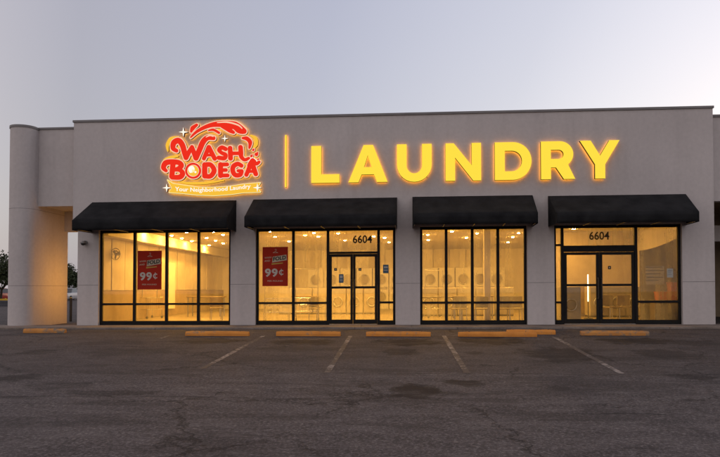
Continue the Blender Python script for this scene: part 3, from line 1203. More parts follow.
for nme, pr in glyphs.items():
    dz += .004
    o = letter('letter', pr, (-.170 - dz % .012, -.142 - dz % .012), (-.140 - dz % .012, -.06))
    o['label'] = 'red bubbly logo letter ' + nme.strip()
# drum window standing for the O
o = letter('drum_ring', [('disc', (209, 293), 38), ('-disc', (209, 293), 29)], (-.186, -.16), (-.158, -.06), 4.0)
shape('drum_glass', [('disc', (209, 293), 25)], 0, -.183, -.164, [YEL], parent=o)
shape('highlight', [('disc', (203, 288), 15)], 0, -.190, -.184, [YELP], parent=o)
shape('highlight', [('curve', [(198, 297), (196, 285), (205, 278), (212, 284)], [7, 9, 8, 5]), ('disc', (221, 300), 5)], 0, -.196, -.191, [WHT], parent=o)
# splash over the words
o = letter('splash', [('curve', [(196, 132), (232, 100), (290, 74), (350, 68), (410, 76), (452, 102)], [3, 7, 10, 15, 19, 13]),
                      ('curve', [(350, 76), (384, 98), (402, 108)], [12, 11, 7]), ('curve', [(410, 84), (425, 102), (446, 110)], [12, 9, 6]), ('curve', [(215, 112), (196, 130)], [5, 2])])
shape('highlight', [('curve', [(325, 62), (375, 60), (425, 74), (444, 90)], [2.0, 4.0, 3.6, 2.4])], 0, -.181, -.176, [PALE], parent=o)
letter('splash', [('curve', [(198, 106), (206, 88), (226, 72)], [4, 10, 6])], (-.172, -.146), (-.144, -.06), 4.2)
letter('splash', [('curve', [(282, 99), (306, 96), (332, 110)], [3, 6, 6])], (-.172, -.146), (-.144, -.06), 4.0)
letter('splash', [('curve', [(446, 136), (466, 138), (482, 156), (478, 184)], [5, 10, 10, 4])], (-.172, -.146), (-.144, -.06), 4.2)
shape('highlight', [('curve', [(272, 132), (290, 124), (306, 129)], [2, 3.4, 2.2])], 0, -.192, -.186, [PALE])
# drops
for (x, y, r) in ((497, 193, 5.5), (488, 222, 6), (512, 214, 8.5), (520, 238, 4)):
    letter('drop', [('disc', (x, y), r), ('curve', [(x, y), (x + r * .9, y - r * 1.2)], [r * .8, r * .25])], (-.168, -.146), (-.144, -.07), 3.2)
letter('drop', [('curve', [(480, 250), (494, 238), (508, 246)], [3, 6, 4])], (-.185, -.166), (-.164, -.08), 3.5, rim=WHT)
# yellow strokes behind
for pr in ([('curve', [(86, 198), (84, 168), (102, 138), (138, 130)], [3, 9, 9, 4])],
           [('curve', [(484, 122), (508, 136), (510, 164), (500, 184)], [4, 8, 9, 3])],
           [('curve', [(54, 262), (72, 240), (100, 228), (134, 222)], [3, 7, 8, 4])],
           [('curve', [(136, 345), (190, 352), (270, 350), (356, 338)], [2.5, 6.5, 6.5, 2.5])]):
    shape('swoosh', pr, 0, -.135, -.06, [YEL, LSIDE, BACK], True)
# ribbon
tp = [(84, 336), (110, 354), (160, 362), (230, 372), (300, 373), (380, 368), (450, 357), (530, 350), (516, 373), (531, 394), (450, 397), (390, 405), (310, 411), (230, 408), (150, 400), (92, 396), (106, 374)]
rb = letter('ribbon', [('poly', tp, 0)], (-.160, -.138), (-.136, -.06), 3.2, face=YEL, rim=YELP)


def wave(X):
    t = (X - LW((120, 380))[0]) / (LW((490, 380))[0] - LW((120, 380))[0])
    return (-.075 * math.sin(math.pi * min(max(t, 0), 1)) * (1 - .25 * t) + .055 * t)


rx, rz_ = LW((122, 389))
me = text_loops_mesh('lettering', 'Your Neighborhood Laundry', rx, rz_, .135, -.170, -.161, WHT, LW((486, 0))[0] - rx, .012, bend=wave)
link('lettering', me, rb)
for (x, y, r) in ((162, 107, 21), (361, 138, 15), (82, 375, 19), (517, 374, 19)):
    q = []
    for k in range(8):
        rr = r if k % 2 == 0 else r * .24
        q.append((x + rr * math.sin(k * math.pi / 4), y - rr * math.cos(k * math.pi / 4)))
    shape('sparkle', [('poly', q, .8)], 0, -.172, -.06, [WHT, LSIDE, BACK], True, .9)
for p in ((140, 170), (250, 190), (345, 205), (420, 210), (110, 300), (300, 290), (420, 290), (200, 385), (420, 380), (360, 70)):
    X, Zp = LW(p)
    MB().cyl((X, -.062, Zp), (X, -.001, Zp), .009, n=6).build('stud', STEEL, logo)

# ------------------------------------------------------------------ numbers, posters and notices on the glass
INK = rough_mat('black_vinyl', (.006, .006, .006), (.010, .010, .010), 5, .5, .3)
WVIN = print_mat('white_print', (.78, .74, .66), .35)
for px0, py, wpx, lab in ((352.8, 243.0, 19.4, 'black vinyl number 6604 above the narrower pair of doors'), (589.2, 239.6, 19.3, 'black vinyl number 6604 above the wider pair of doors')):
    x, z = XZ(px0, py, .15)
    k = (DIST + .15) / FOC
    t = thing('address_number', lab, 'number', (x, .15, z), 0, 'address numbers on the transoms')
    me = text_loops_mesh('lettering', '6604', 0, 0, 7.9 * k, -.002, 0, INK, wpx * k, .022)
    link('lettering', me, t)


POSTER = print_mat('red_poster_paper', (.46, .048, .028), .27)
CREAM_V = print_mat('cream_print', (.72, .62, .46), .3)
GOLD_V = print_mat('gold_print', (.68, .48, .12), .3)


def poster(x0, x1, y0, y1, lab):
    pl = .149
    X0, Zb = XZ(x0, y1, pl)
    X1, Zt = XZ(x1, y0, pl)
    W, Hh = X1 - X0, Zt - Zb
    t = thing('poster', lab, 'poster', ((X0 + X1) / 2, pl, Zb), 0, 'red price posters inside the windows')
    MB().box(-W / 2, W / 2, 0, .004, 0, Hh).build('paper', POSTER, t)
    # tilted plaque behind the middle word
    q = [(-.12 * W, .60 * Hh), (.46 * W, .66 * Hh), (.44 * W, .80 * Hh), (-.10 * W, .75 * Hh)]
    me = plate_mesh('plaque', [q], -.004, -.001, [CREAM_V]); link('plaque', me, t)
    q = [(-.14 * W, .545 * Hh), (.30 * W, .575 * Hh), (.30 * W, .60 * Hh), (-.14 * W, .58 * Hh)]
    me = plate_mesh('underline', [q], -.003, -.001, [GOLD_V]); link('underline', me, t)

    def tx(s, x, z, h, w, mat, bold=.02, tilt=0):
        me = text_loops_mesh('lettering', s, x * W, z * Hh, h * Hh, -.0075, -.0045, mat, w * W, bold, bend=(lambda X: (X - x * W) * tilt) if tilt else None)
        link('lettering', me, t)
    tx('FOLD', -.08, .645, .095, .50, INK, .03, .13)
    tx('WASH', -.42, .70, .045, .27, CREAM_V, .01, .08)
    tx('AND', -.42, .62, .045, .22, CREAM_V, .01, .08)
    tx('9', -.40, .25, .20, .235, WVIN, .035)
    tx('9', -.135, .25, .20, .235, WVIN, .035)
    tx('C', .15, .29, .125, .17, WVIN, .03)
    MB().box(.228 * W, .252 * W, -.0095, -.0078, .265 * Hh, .44 * Hh).build('cent_stroke', WVIN, t)
    tx('PER POUND', -.30, .115, .036, .60, CREAM_V, .008)
    # small hanger outline near the top edge
    hg = MB()
    hg.path([(-.02 * W, -.004, .93 * Hh), (.03 * W, -.004, .945 * Hh), (.05 * W, -.004, .915 * Hh), (.0, -.004, .885 * Hh), (-.09 * W, -.004, .85 * Hh), (.11 * W, -.004, .85 * Hh), (.0, -.004, .885 * Hh)], .006, 6)
    hg.build('hanger_mark', CREAM_V, t)


poster(137.4, 161.8, 250.6, 289.7, 'red price poster in the panelled window beside the fin wall')
poster(262.4, 288.0, 246.8, 286.2, 'red price poster in the window beside the narrower pair of doors')
BLUE_N = rough_mat('blue_notice_paper', (.05, .10, .14), (.08, .14, .19), 8, .6, .3)
HOURS = rough_mat('frosted_vinyl', (.15, .13, .10), (.19, .165, .13), 8, .8, .1)
PAPER = rough_mat('white_notice_paper', (.42, .40, .35), (.5, .48, .42), 8, .7, .2)


def notice(name, x0, x1, y0, y1, mat, lab, cat='notice', pl=.138, mark=None):
    X0, Zb = XZ(x0, y1, pl)
    X1, Zt = XZ(x1, y0, pl)
    t = thing(name, lab, cat, ((X0 + X1) / 2, pl, Zb))
    W, Hh = X1 - X0, Zt - Zb
    MB().box(-W / 2, W / 2, -.0015, 0, 0, Hh).build('sheet', mat, t)
    if mark:
        m = MB()
        for (a, b, c, d) in mark[1]:
            m.box(-W / 2 + a * W, -W / 2 + b * W, -.003, -.0016, c * Hh, d * Hh)
        m.build('print', mark[0], t)
    return t


notice('door_notice', 338.9, 343.6, 274.2, 282.9, BLUE_N, 'dark blue notice on the left leaf of the narrower doors'.replace('left leaf', 'leaf that carries only one'), mark=(PAPER, [(.2, .8, .55, .85), (.2, .8, .2, .28), (.2, .8, .36, .42)]))
notice('window_notice', 383.0, 388.6, 264.6, 273.3, BLUE_N, 'blue notice on the slim pane beside the narrower doors', pl=.153, mark=(PAPER, [(.15, .85, .6, .8), (.15, .85, .3, .4)]))
notice('door_decal', 334.2, 337.0, 268.0, 270.8, INK, 'small black decal above the dark blue door notice', 'decal', mark=(PAPER, [(.3, .7, .3, .7)]))
notice('door_decal', 358.6, 361.4, 268.0, 270.8, INK, 'small black decal on the narrower door leaf without a notice', 'decal', mark=(PAPER, [(.3, .7, .3, .7)]))
notice('door_decal', 608.0, 610.9, 266.0, 269.2, INK, 'small black decal on the wider doors', 'decal', mark=(PAPER, [(.3, .7, .3, .7)]))
notice('window_notice', 667.0, 673.0, 268.5, 277.5, PAPER, 'white paper notice on the pane above the red boxes', pl=.153, mark=(GREY_PL, [(.15, .85, .7, .8), (.15, .7, .5, .56), (.15, .8, .3, .36)]))
notice('hours_decal', 646.0, 664.0, 266.0, 284.5, GLASS, 'faint pale lines of opening hours on the pane beside the wider doors', 'decal', pl=.153,
       mark=(HOURS, [(0, .9, .92, .95), (0, 1, .74, .77), (0, .8, .56, .59), (.05, .95, .38, .41), (0, .7, .2, .23)]))

# ------------------------------------------------------------------ security camera on the first pier
x, z = XZ(85.5, 243.5, 0)
t = thing('security_camera', 'small dark dome camera on the pier beside the first awning', 'camera', (x, 0, z))
MB().cyl((0, 0, .03), (0, -.03, .03), .07, .07, 18).build('mount', GREY_PL, t, smooth=False)
MB().box(-.035, .035, -.16, -.031, .04, .075).build('arm', GREY_PL, t, bevel=.006)
m = MB(); m.cyl((0, -.15, .038), (0, -.15, -.005), .085, .09, 18); m.build('housing', GREY_PL, t)
m = MB(); m.dome((0, -.15, -.006), .075, .07, 18, 5); m.build('dome', DARK_PL, t, smooth=True)

# ------------------------------------------------------------------ added light strip in the passage, hidden behind the pier
t = thing('added_passage_light', 'added unseen warm light strip in the passage beside the fin wall', 'lamp', (X_PL, 1.45, 1.0))
MB().box(-.10, 0, -.11, .11, -.55, 1.2).build('housing', DARK_PL, t, bevel=.01)
MB().box(-.17, -.101, -.10, .10, -.53, 1.18).build('lens', PASSAGE_GLOW, t, bevel=.01)

# ------------------------------------------------------------------ wheel stops
def wheel_stop(px0, px1, py, lab, mat=STOP_PAINT, yaw=0.0, h=.13):
    (x0, y0), (x1, y1) = GP(px0, py), GP(px1, py)
    L = math.hypot(x1 - x0, y1 - y0)
    y = (y0 + y1) / 2
    t = thing('wheel_stop', lab, 'wheel stop', ((x0 + x1) / 2, y + .075, ground_z(y + .075) - .004), R(yaw), 'orange wheel stops along the kerb')
    prof_ = [(-.08, 0), (.08, 0), (.075, h * .55), (.045, h), (-.045, h), (-.075, h * .55)]
    n = 10
    m = MB()
    vs, k = [], len(prof_)
    for i in range(n + 1):
        X = -L / 2 + L * i / n
        e = 1.0 if 0 < i < n else .93
        for (yy, zz) in prof_:
            vs.append((X + random.uniform(-.004, .004), yy * e + random.uniform(-.003, .003), zz * (e if zz > 0 else 1) + (random.uniform(-.005, .003) if zz > 0 else 0)))
    fs = [(i * k + j, i * k + (j + 1) % k, (i + 1) * k + (j + 1) % k, (i + 1) * k + j) for i in range(n) for j in range(k)]
    fs += [tuple(range(k)), tuple(n * k + j for j in range(k - 1, -1, -1))]
    m.add(vs, fs)
    m.build('bar', mat, t, bevel=.012)
    for sx_ in (-.36, .36):
        MB().cyl((sx_ * L, 0, h - .004), (sx_ * L, 0, h + .012), .018, .015, 8).build('spike', DARK_PL, t)
    return t


wheel_stop(23, 64, 333.2, 'faded tan wheel stop at the foot of the fin wall', STOP_FADED, 1.5)
wheel_stop(185, 248.5, 336.2, 'worn orange wheel stop before the panelled window', STOP_PAINT, -.6)
wheel_stop(276, 340.5, 336.4, 'orange wheel stop before the poster pane beside the narrower doors', STOP_PAINT, .4)
wheel_stop(366, 430.8, 336.6, 'orange wheel stop before the pier and third awning', STOP_PAINT, -.3)
wheel_stop(458.5, 537.5, 337.0, 'longest orange wheel stop, before the window without doors', STOP_PAINT, .2)
wheel_stop(507, 555.8, 334.6, 'orange wheel stop pushed back, half behind the longest one', STOP_PAINT, -.8)
wheel_stop(581, 650, 335.8, 'orange wheel stop with faded end before the wider doors', STOP_FADED, .5)

# ------------------------------------------------------------------ inside the shop
# recessed ceiling lamps
lamp = thing('ceiling_light', 'small round warm ceiling light inside the shop', 'ceiling light', (0, 0, 0), 0, 'round ceiling lights inside the shop')
m = MB(); m.ring((0, 0, -.006), (0, 0, 1), .072, .012, 20, 6); m.build('trim', WHITE_EN, lamp, smooth=True)
m = MB(); m.dome((0, 0, -.003), .060, .032, 18, 4); m.build('lens', LIGHT_LENS, lamp, smooth=True)
LAMPS_PX = [(171.7, 235.2), (186.5, 232), (182, 238), (192, 240.7), (213.5, 231.6), (223, 234.4), (206.7, 237.6), (215.6, 240.3), (223, 242.9),
            (209.3, 245), (216.3, 247), (150, 231.5), (128, 233),
            (296.5, 229.5), (305, 235), (314, 232.6), (318.4, 236.3), (289, 241), (270, 231), (275, 236.5), (338, 233), (345, 240), (366, 229.5), (373.7, 236), (384.5, 237.5), (389, 242),
            (427, 228.8), (427.8, 234.4), (428.4, 239.8), (452, 231), (466.4, 237.3), (481, 227.5), (477, 233), (472, 238.5), (518.5, 232.8), (513, 236.7), (508, 242), (535, 229),
            (574, 228.6), (566, 234.5), (590, 241)]
spots = []
for (px, py) in LAMPS_PX:
    d_ = ray(px, py)
    tt = (IZ - EYE) / (d_.z - SLOPE * d_.x)
    P_ = CAM + d_ * tt
    if IX0 + .75 < P_.x < IX1 - .3 and .6 < P_.y < DEPTH - .4:
        spots.append((P_.x, P_.y))
for i, (x, y) in enumerate(spots):
    if i == 0:
        lamp.location = (x, y, IZ)
    else:
        dup(lamp, (x, y, IZ))

# washers
def make_washer():
    t = thing('washing_machine', 'beige grey front-loading washing machine in a row inside the shop', 'washing machine', (0, 0, 0), 0, 'washing machines inside the shop')
    MB().box(-.36, .36, -.36, .36, .06, 1.16).build('body', WASH_EN, t, bevel=.02)
    MB().box(-.34, .34, -.33, .34, .006, .058).build('plinth', DARK_PL, t)
    m = MB(); m.ring((0, -.375, .55), (0, 1, 0), .20, .035, 28, 8); m.build('door_ring', STEEL, t, smooth=True)
    MB().cyl((0, -.366, .55), (0, -.39, .55), .17, .15, 24).build('door_glass', PORT, t)
    MB().box(-.33, .33, -.372, -.3605, .92, 1.12).build('control_panel', GREY_PL, t, bevel=.004)
    return t


def make_dryer():
    t = thing('tumble_dryer', 'tall pale stacked tumble dryer against the back wall', 'tumble dryer', (0, 0, 0), 0, 'tumble dryers along the back wall')
    MB().box(-.42, .42, -.45, .45, .006, 2.25).build('body', WHITE_EN, t, bevel=.015)
    for z in (.68, 1.62):
        m = MB(); m.ring((0, -.465, z), (0, 1, 0), .27, .03, 28, 8); m.build('door_ring', STEEL, t, smooth=True)
        MB().cyl((0, -.456, z), (0, -.475, z), .24, .22, 24).build('door_glass', PORT, t)
    MB().box(-.38, .38, -.462, -.4505, 1.08, 1.22).build('control_panel', GREY_PL, t)
    return t


def place(proto, spots_):
    for i, (x, y, rz) in enumerate(spots_):
        if i == 0:
            proto.location = (x, y, 0)
            proto.rotation_euler = (0, 0, rz)
        else:
            dup(proto, (x, y, 0), rz)


place(make_dryer(), [(-4.6 + .9 * i, DEPTH - .55, 0) for i in range(12)])
wsp = [(-5.0 + .76 * i, 8.4, 0) for i in range(6)] + [(1.2 + .76 * i, 6.2, 0) for i in range(5)] + [(GX(566, 2.2), 2.2, .15)] + [(GX(596 + 17 * i, 5.0), 4.95, 0) for i in range(4)]
place(make_washer(), wsp)


def make_table():
    t = thing('folding_table', 'brown folding table inside the window without doors', 'table', (0, 0, 0))
    MB().box(-.75, .75, -.35, .35, .80, .84).build('tabletop', WOOD_T, t, bevel=.006)
    for sx_ in (-.68, .68):
        for sy_ in (-.29, .29):
            MB().box(sx_ - .022, sx_ + .022, sy_ - .022, sy_ + .022, .006, .798).build('leg', STEEL, t)
    return t


tb = make_table()
tb.location = (GX(440, 2.4), 2.1, 0)
tb['label'] = 'brown folding table nearest the window without doors, beside the pier'
dup(tb, (GX(474, 3.4), 3.9, 0), 0, 'brown folding table behind the pale indoor column')
dup(tb, (GX(312, 6), 5.6, 0), 0, 'brown folding table behind the upright cart rails')
dup(tb, (GX(205, 6), 6.2, 0), 0, 'brown folding table deep behind the panelled window')


def make_chair():
    t = thing('chair', 'tan plastic chair with steel legs inside the shop', 'chair', (0, 0, 0), 0, 'waiting chairs inside the shop')
    MB().box(-.22, .22, -.22, .22, .43, .465).build('seat', SEAT_PL, t, bevel=.012)
    MB().box(-.21, .21, .19, .225, .50, .86).build('backrest', SEAT_PL, t, bevel=.012)
    for sx_ in (-.2, .2):
        MB().cyl((sx_, -.2, .006), (sx_ * .9, -.18, .43), .012, n=8).build('leg', STEEL, t)
        MB().cyl((sx_, .23, .006), (sx_ * .95, .2, .80), .012, n=8).build('leg', STEEL, t)
    return t


place(make_chair(), [(GX(502, 1.3), 1.2, math.pi), (GX(514, 1.3), 1.25, math.pi), (GX(480, 1.4), 1.2, math.pi), (GX(458, 1.3), 1.1, math.pi + .2),
                     (GX(612, 2.5), 2.6, .3), (GX(626, 2.5), 2.7, -.2), (GX(215, 3), 3.2, .4), (GX(318, 2), 1.9, 2.6)])


def make_cart():
    t = thing('laundry_cart', 'chrome wire laundry cart with a tall hanging rail', 'laundry cart', (0, 0, 0), 0, 'laundry carts inside the shop')
    b = MB()
    x0, x1, y0, y1, z0, z1 = -.40, .40, -.25, .25, .36, .82
    for z in (z0, (z0 + z1) / 2, z1):
        b.path([(x0, y0, z), (x1, y0, z), (x1, y1, z), (x0, y1, z), (x0, y0, z)], .009, 6)
    for i in range(9):
        X = x0 + (x1 - x0) * i / 8
        b.cyl((X, y0, z0), (X, y0, z1), .005, n=5).cyl((X, y1, z0), (X, y1, z1), .005, n=5).cyl((X, y0, z0), (X, y1, z0), .005, n=5)
    for i in range(1, 6):
        Y = y0 + (y1 - y0) * i / 6
        b.cyl((x0, Y, z0), (x0, Y, z1), .005, n=5).cyl((x1, Y, z0), (x1, Y, z1), .005, n=5)
    b.build('basket', CHROME, t)
    f = MB()
    for X in (x0, x1):
        for Y in (y0, y1):
            f.cyl((X, Y, .11), (X, Y, z0), .012, n=6)
    f.build('frame', CHROME, t)
    r = MB().path([(x0, 0, z1), (x0, 0, 1.82), (x1, 0, 1.82), (x1, 0, z1)], .014, 8)
    r.build('hanging_rail', STEEL, t)
    for X in (x0, x1):
        for Y in (y0, y1):
            MB().cyl((X - .015, Y, .058), (X + .015, Y, .058), .05, n=12).build('caster', RUBBER, t)
    return t


cart = make_cart()
for i, (px, y, rz, lab) in enumerate(((306.5, 2.0, 0, 'chrome laundry cart with tall rail behind the posterless pane beside the narrower doors'),
                                      (277, 1.2, .1, 'chrome laundry cart standing below the poster beside the narrower doors'),
                                      (434, 4.6, .5, 'chrome laundry cart behind the table nearest the pier'),
                                      (150, 4.4, 1.2, 'chrome laundry cart below the poster in the panelled window'))):
    if i == 0:
        cart.location, cart.rotation_euler = (GX(px, y), y, 0), (0, 0, rz)
        cart['label'] = lab
    else:
        dup(cart, (GX(px, y), y, 0), rz, lab)

# wall fan in the first bay
x, z = XZ(115.5, 254, 1.6)
t = thing('wall_fan', 'round grey wall fan high up in the panelled window', 'fan', (IX0 + .10, 1.6, z))
ox = x - IX0 - .10
m = MB(); m.ring((ox, 0, 0), (.3, 1, 0), .20, .012, 26, 6)
for k in range(12):
    a = math.pi * 2 * k / 12
    d = Vector((.958 * math.cos(a), -.287 * math.cos(a), math.sin(a)))
    m.cyl(Vector((ox, 0, 0)), Vector((ox, 0, 0)) + d * .20, .004, n=5)
m.build('cage', GREY_PL, t)
m = MB()
for k in range(3):
    a = math.pi * 2 * k / 3 + .4
    c = Vector((ox, .03, 0))
    u = Vector((.958 * math.cos(a), -.287 * math.cos(a), math.sin(a)))
    v_ = Vector((-.958 * math.sin(a), .287 * math.sin(a), math.cos(a)))
    nrm = Vector((.287, .958, 0))
    m.add([c + u * .04 - v_ * .03, c + u * .17 - v_ * .08 + nrm * .03, c + u * .18 + v_ * .03, c + u * .04 + v_ * .03], [(0, 1, 2, 3)])
m.build('blades', GREY_PL, t)
m = MB(); m.cyl((ox, .02, 0), (ox + .05, .18, 0),   .06, .045, 14); m.build('motor', GREY_PL, t)
m = MB(); m.path([(-.08, .25, .12), (ox * .6, .25, .12), (ox + .05, .17, 0)], .018, 8); m.build('bracket', DARK_PL, t)

# pale door leaf in the panelled wall
m = thing('wall_cabinet', 'pale cabinet door on the panelled wall of the first bay', 'cabinet', (IX0 + .14, 7.1, .3))
MB().box(0, .05, -.5, .5, 0, 2.0).build('panel', PAINT_IN, m, bevel=.006)
MB().cyl((.05, -.38, 1.0), (.09, -.38, 1.0), .02, n=10).build('knob', STEEL, m)

# counter with red boxes by the fourth bay
xa, xb = GX(650, .9), GX(680.5, .9)
t = thing('counter', 'dark brown low counter behind the pane of the red boxes', 'counter', ((xa + xb) / 2, .85, 0))
W2_ = (xb - xa) / 2
MB().box(-W2_, W2_, -.22, .22, .66, .72).build('top', WOOD_T, t, bevel=.006)
MB().box(-W2_ + .04, W2_ - .04, -.2, .2, .006, .659).build('body', WOOD_T, t)
xr0, xr1, xr2 = GX(656, .8), GX(669, .8), GX(677, .8)


def tote(x0, x1, z0, h, lab):
    t_ = thing('storage_box', lab, 'box', ((x0 + x1) / 2, .82, z0))
    hw = (x1 - x0) / 2
    m_ = MB(); m_.add([(-hw * .94, -.14, 0), (hw * .94, -.14, 0), (hw * .94, .14, 0), (-hw * .94, .14, 0), (-hw, -.155, h), (hw, -.155, h), (hw, .155, h), (-hw, .155, h)],
                     [(0, 3, 2, 1), (0, 1, 5, 4), (1, 2, 6, 5), (2, 3, 7, 6), (3, 0, 4, 7)])
    m_.build('bin', RED_PL, t_, bevel=.006)
    MB().box(-hw - .012, hw + .012, -.165, .165, h, h + .028).build('lid', RED_PL, t_, bevel=.006)


tote(xr0, xr2, .721, .24, 'wide red storage box on the low counter')
tote(xr1, xr2, .991, .26, 'small red storage box on top of the wide red one')

# upright tube lamp
x, _ = XZ(588.0, 288, 3.4)
z1_, z0_ = XZ(588, 274.5, 3.4)[1], XZ(588, 301.5, 3.4)[1]
t = thing('floor_lamp', 'upright glowing tube lamp seen through the wider doors', 'lamp', (x, 3.4, 0))
MB().cyl((0, 0, .006), (0, 0, .04), .16, .15, 20).build('base', DARK_PL, t)
MB().cyl((0, .0, .04), (0, 0, z0_ - .002), .02, n=10).build('stem', DARK_PL, t)
MB().cyl((0, 0, z0_), (0, 0, z1_), .022, n=12).build('tube', TUBE, t, smooth=True)

# ------------------------------------------------------------------ beyond the building: trees, cars, a yellow barrier
BARK = rough_mat('tree_bark', (.045, .034, .025), (.08, .062, .045), 9, .9, .1, bmp=.5, bscale=30)
LEAF_M = rough_mat('leaf_green', (.018, .026, .011), (.05, .062, .024), 1.3, .7, .2, world=True)


def tree(loc, h, r, lab, seed, n=2600):
    rnd = random.Random(seed)
    t = thing('tree', lab, 'tree', loc)
    m = MB()
    th = h * .34
    m.cyl((0, 0, 0), (.1, .05, th), h * .035, h * .024, 10)
    tips = []
    for k in range(9):
        a = k * 2.4 + rnd.random()
        e = rnd.uniform(.5, 1.15)
        d = Vector((math.cos(a) * math.cos(e), math.sin(a) * math.cos(e), math.sin(e)))
        b = Vector((.1, .05, th * rnd.uniform(.8, 1.0)))
        q = b + d * r * rnd.uniform(.7, 1.2)
        mid = (b + q) / 2 + Vector((rnd.uniform(-.2, .2), rnd.uniform(-.2, .2), .15))
        m.cyl(b, mid, h * .014, h * .009, 7).cyl(mid, q, h * .009, h * .003, 7)
        tips += [q, mid]
    m.build('trunk', BARK, t)
    lm = MB()
    cl = []
    for k in range(34):
        a, e = rnd.uniform(0, 6.28), rnd.uniform(-.5, 1.45)
        rr = r * rnd.uniform(.35, 1.0)
        cl.append((Vector((math.cos(a) * math.cos(e) * rr, math.sin(a) * math.cos(e) * rr, th + (h - th) * .45 + math.sin(e) * rr * (h - th) / (2 * r))), r * rnd.uniform(.16, .36)))
    for k in range(n):
        c, cr = rnd.choice(cl)
        d = Vector((rnd.gauss(0, 1), rnd.gauss(0, 1), rnd.gauss(0, .8)))
        p = c + d.normalized() * cr * rnd.random() ** .4
        u = Vector((rnd.gauss(0, 1), rnd.gauss(0, 1), rnd.gauss(0, 1))).normalized()
        w = u.cross(Vector((rnd.gauss(0, 1), rnd.gauss(0, 1), rnd.gauss(0, 1)))).normalized()
        s = rnd.uniform(.10, .22)
        lm.add([p - u * s, p + w * s * .5, p + u * s, p - w * s * .5], [(0, 1, 2, 3)])
    lm.build('crown', LEAF_M, t)
    return t


def far(px, y):
    return GX(px, y, 290)


tree((far(0.5, 42), 42, -.12), 4.2, 2.6, 'bushy dark tree beyond the fin wall at the edge of the lot', 3)
tree((far(-14, 48), 48, -.12), 5.6, 3.2, 'taller dark tree just past the bushy one', 5)
tree((far(73.5, 55), 55, -.12), 3.3, 2.4, 'low dark tree seen through the passage', 8)
tree((far(64, 62), 62, -.12), 4.6, 2.6, 'rounder tree behind the low one in the passage', 11)

CAR_GLASS = rough_mat('car_glass', (.012, .014, .016), (.02, .022, .025), 3, .12, .6)


def car_paint(name, c):
    m, nt, out = nodes_of(name)
    b = principled(nt, out, .3, .5)
    v = coords(nt)
    nt.links.new(ramp(nt, noise(nt, v, 2.0, 3), [(.3, tuple(x * .93 for x in c)), (.7, c)]), b.inputs['Base Color'])
    b.inputs['Coat Weight'].default_value = .6
    return m


HEADL = rough_mat('headlight_plastic', (.6, .6, .58), (.7, .7, .68), 5, .2, .5)


def car(loc, rz, paint, lab):
    t = thing('parked_car', lab, 'car', loc, rz, 'cars parked beyond the passage')
    # body: lofted cross-sections along the length
    secs = [(-2.2, .78, .35, .72), (-2.1, .86, .28, .86), (-1.3, .89, .26, .93), (-.7, .90, .26, .96), (.5, .90, .26, .97), (1.5, .89, .26, .95), (2.05, .86, .28, .90), (2.18, .78, .36, .74)]
    m = MB(); vs = []
    for (x, hw, zb, zt) in secs:
        vs += [(x, -hw * .93, zb), (x, -hw, (zb + zt) / 2), (x, -hw * .93, zt), (x, hw * .93, zt), (x, hw, (zb + zt) / 2), (x, hw * .93, zb)]
    n = len(secs)
    fs = [(i * 6 + j, i * 6 + (j + 1) % 6, (i + 1) * 6 + (j + 1) % 6, (i + 1) * 6 + j) for i in range(n - 1) for j in range(6)]
    fs += [tuple(range(6)), tuple((n - 1) * 6 + j for j in range(5, -1, -1))]
    m.add(vs, fs)
    m.build('body', paint, t, bevel=.04, smooth=True)
    c = MB()
    c.add([(-.95, -.80, .955), (1.75, -.80, .955), (1.75, .80, .955), (-.95, .80, .955), (-.15, -.62, 1.43), (1.2, -.62, 1.43), (1.2, .62, 1.43), (-.15, .62, 1.43)],
          [(0, 1, 5, 4), (1, 2, 6, 5), (2, 3, 7, 6), (3, 0, 4, 7)])
    c.build('windows', CAR_GLASS, t)
    MB().prism_y([(-.2, 1.432), (1.24, 1.432), (1.1, 1.49), (-.02, 1.49)], -.64, .64).build('roof', paint, t, bevel=.02)
    for x in (-1.38, 1.36):
        for s in (-1, 1):
            w = MB().cyl((x, s * .74, .32), (x, s * .92, .32), .32, n=20).build('wheel', RUBBER, t, bevel=.02)
            MB().cyl((x, s * .90, .32), (x, s * .93, .32), .19, n=16).build('rim', STEEL, w)
    for s in (-1, 1):
        MB().box(-2.2, -2.08, s * .52, s * .80, .62, .76).build('headlight', HEADL, t, bevel=.02)
    return t


car((far(2, 50), 50, -.12), R(95), car_paint('white_car_paint', (.62, .62, .62)), 'white car parked beyond the fin wall')
car((far(-6, 46.5), 46.5, -.12), R(80), car_paint('red_car_paint', (.35, .03, .025)), 'red car parked beside the white one beyond the fin wall')
car((far(74, 51), 49.5, -.12), R(100), car_paint('silver_car_paint', (.45, .45, .46)), 'silver car seen through the passage under the low tree')
YEL_P = paint_mat('yellow_barrier_paint', (.50, .30, .03), (.60, .38, .05), (.30, .27, .2), .3, 6)
t = thing('barrier_rail', 'yellow painted guard rail across the lot beyond the fin wall', 'barrier', (far(2, 39), 39, -.12))
MB().box(-3.2, 2.0, -.06, .06, .22, .44).build('rail', YEL_P, t, bevel=.02)
for x in (-3.0, -1.3, .3, 1.8):
    MB().box(x - .05, x + .05, .061, .16, 0, .5).build('post', YEL_P, t, bevel=.01)
t = thing('low_block_wall', 'low grey block wall with level courses beyond the fin wall', 'wall', (far(-8, 24), 25, -.12))
BLOCKS = rough_mat('grey_block', (.07, .07, .078), (.10, .10, .11), 3, .9, .1, stretch=(1, 1, 4))
for k in range(3):
    MB().box(-4.5, 1.35, -.1 + .012 * (k % 2), .1, k * .17, k * .17 + .164).build('course', BLOCKS, t, bevel=.006)
t = thing('bollard', 'slim dark post standing in the passage mouth', 'bollard', (far(70.9, 3.4), 3.4, -.12))
MB().cyl((0, 0, 0), (0, 0, .95), .05, .05, 14).build('post', DARK_PL, t, smooth=False)
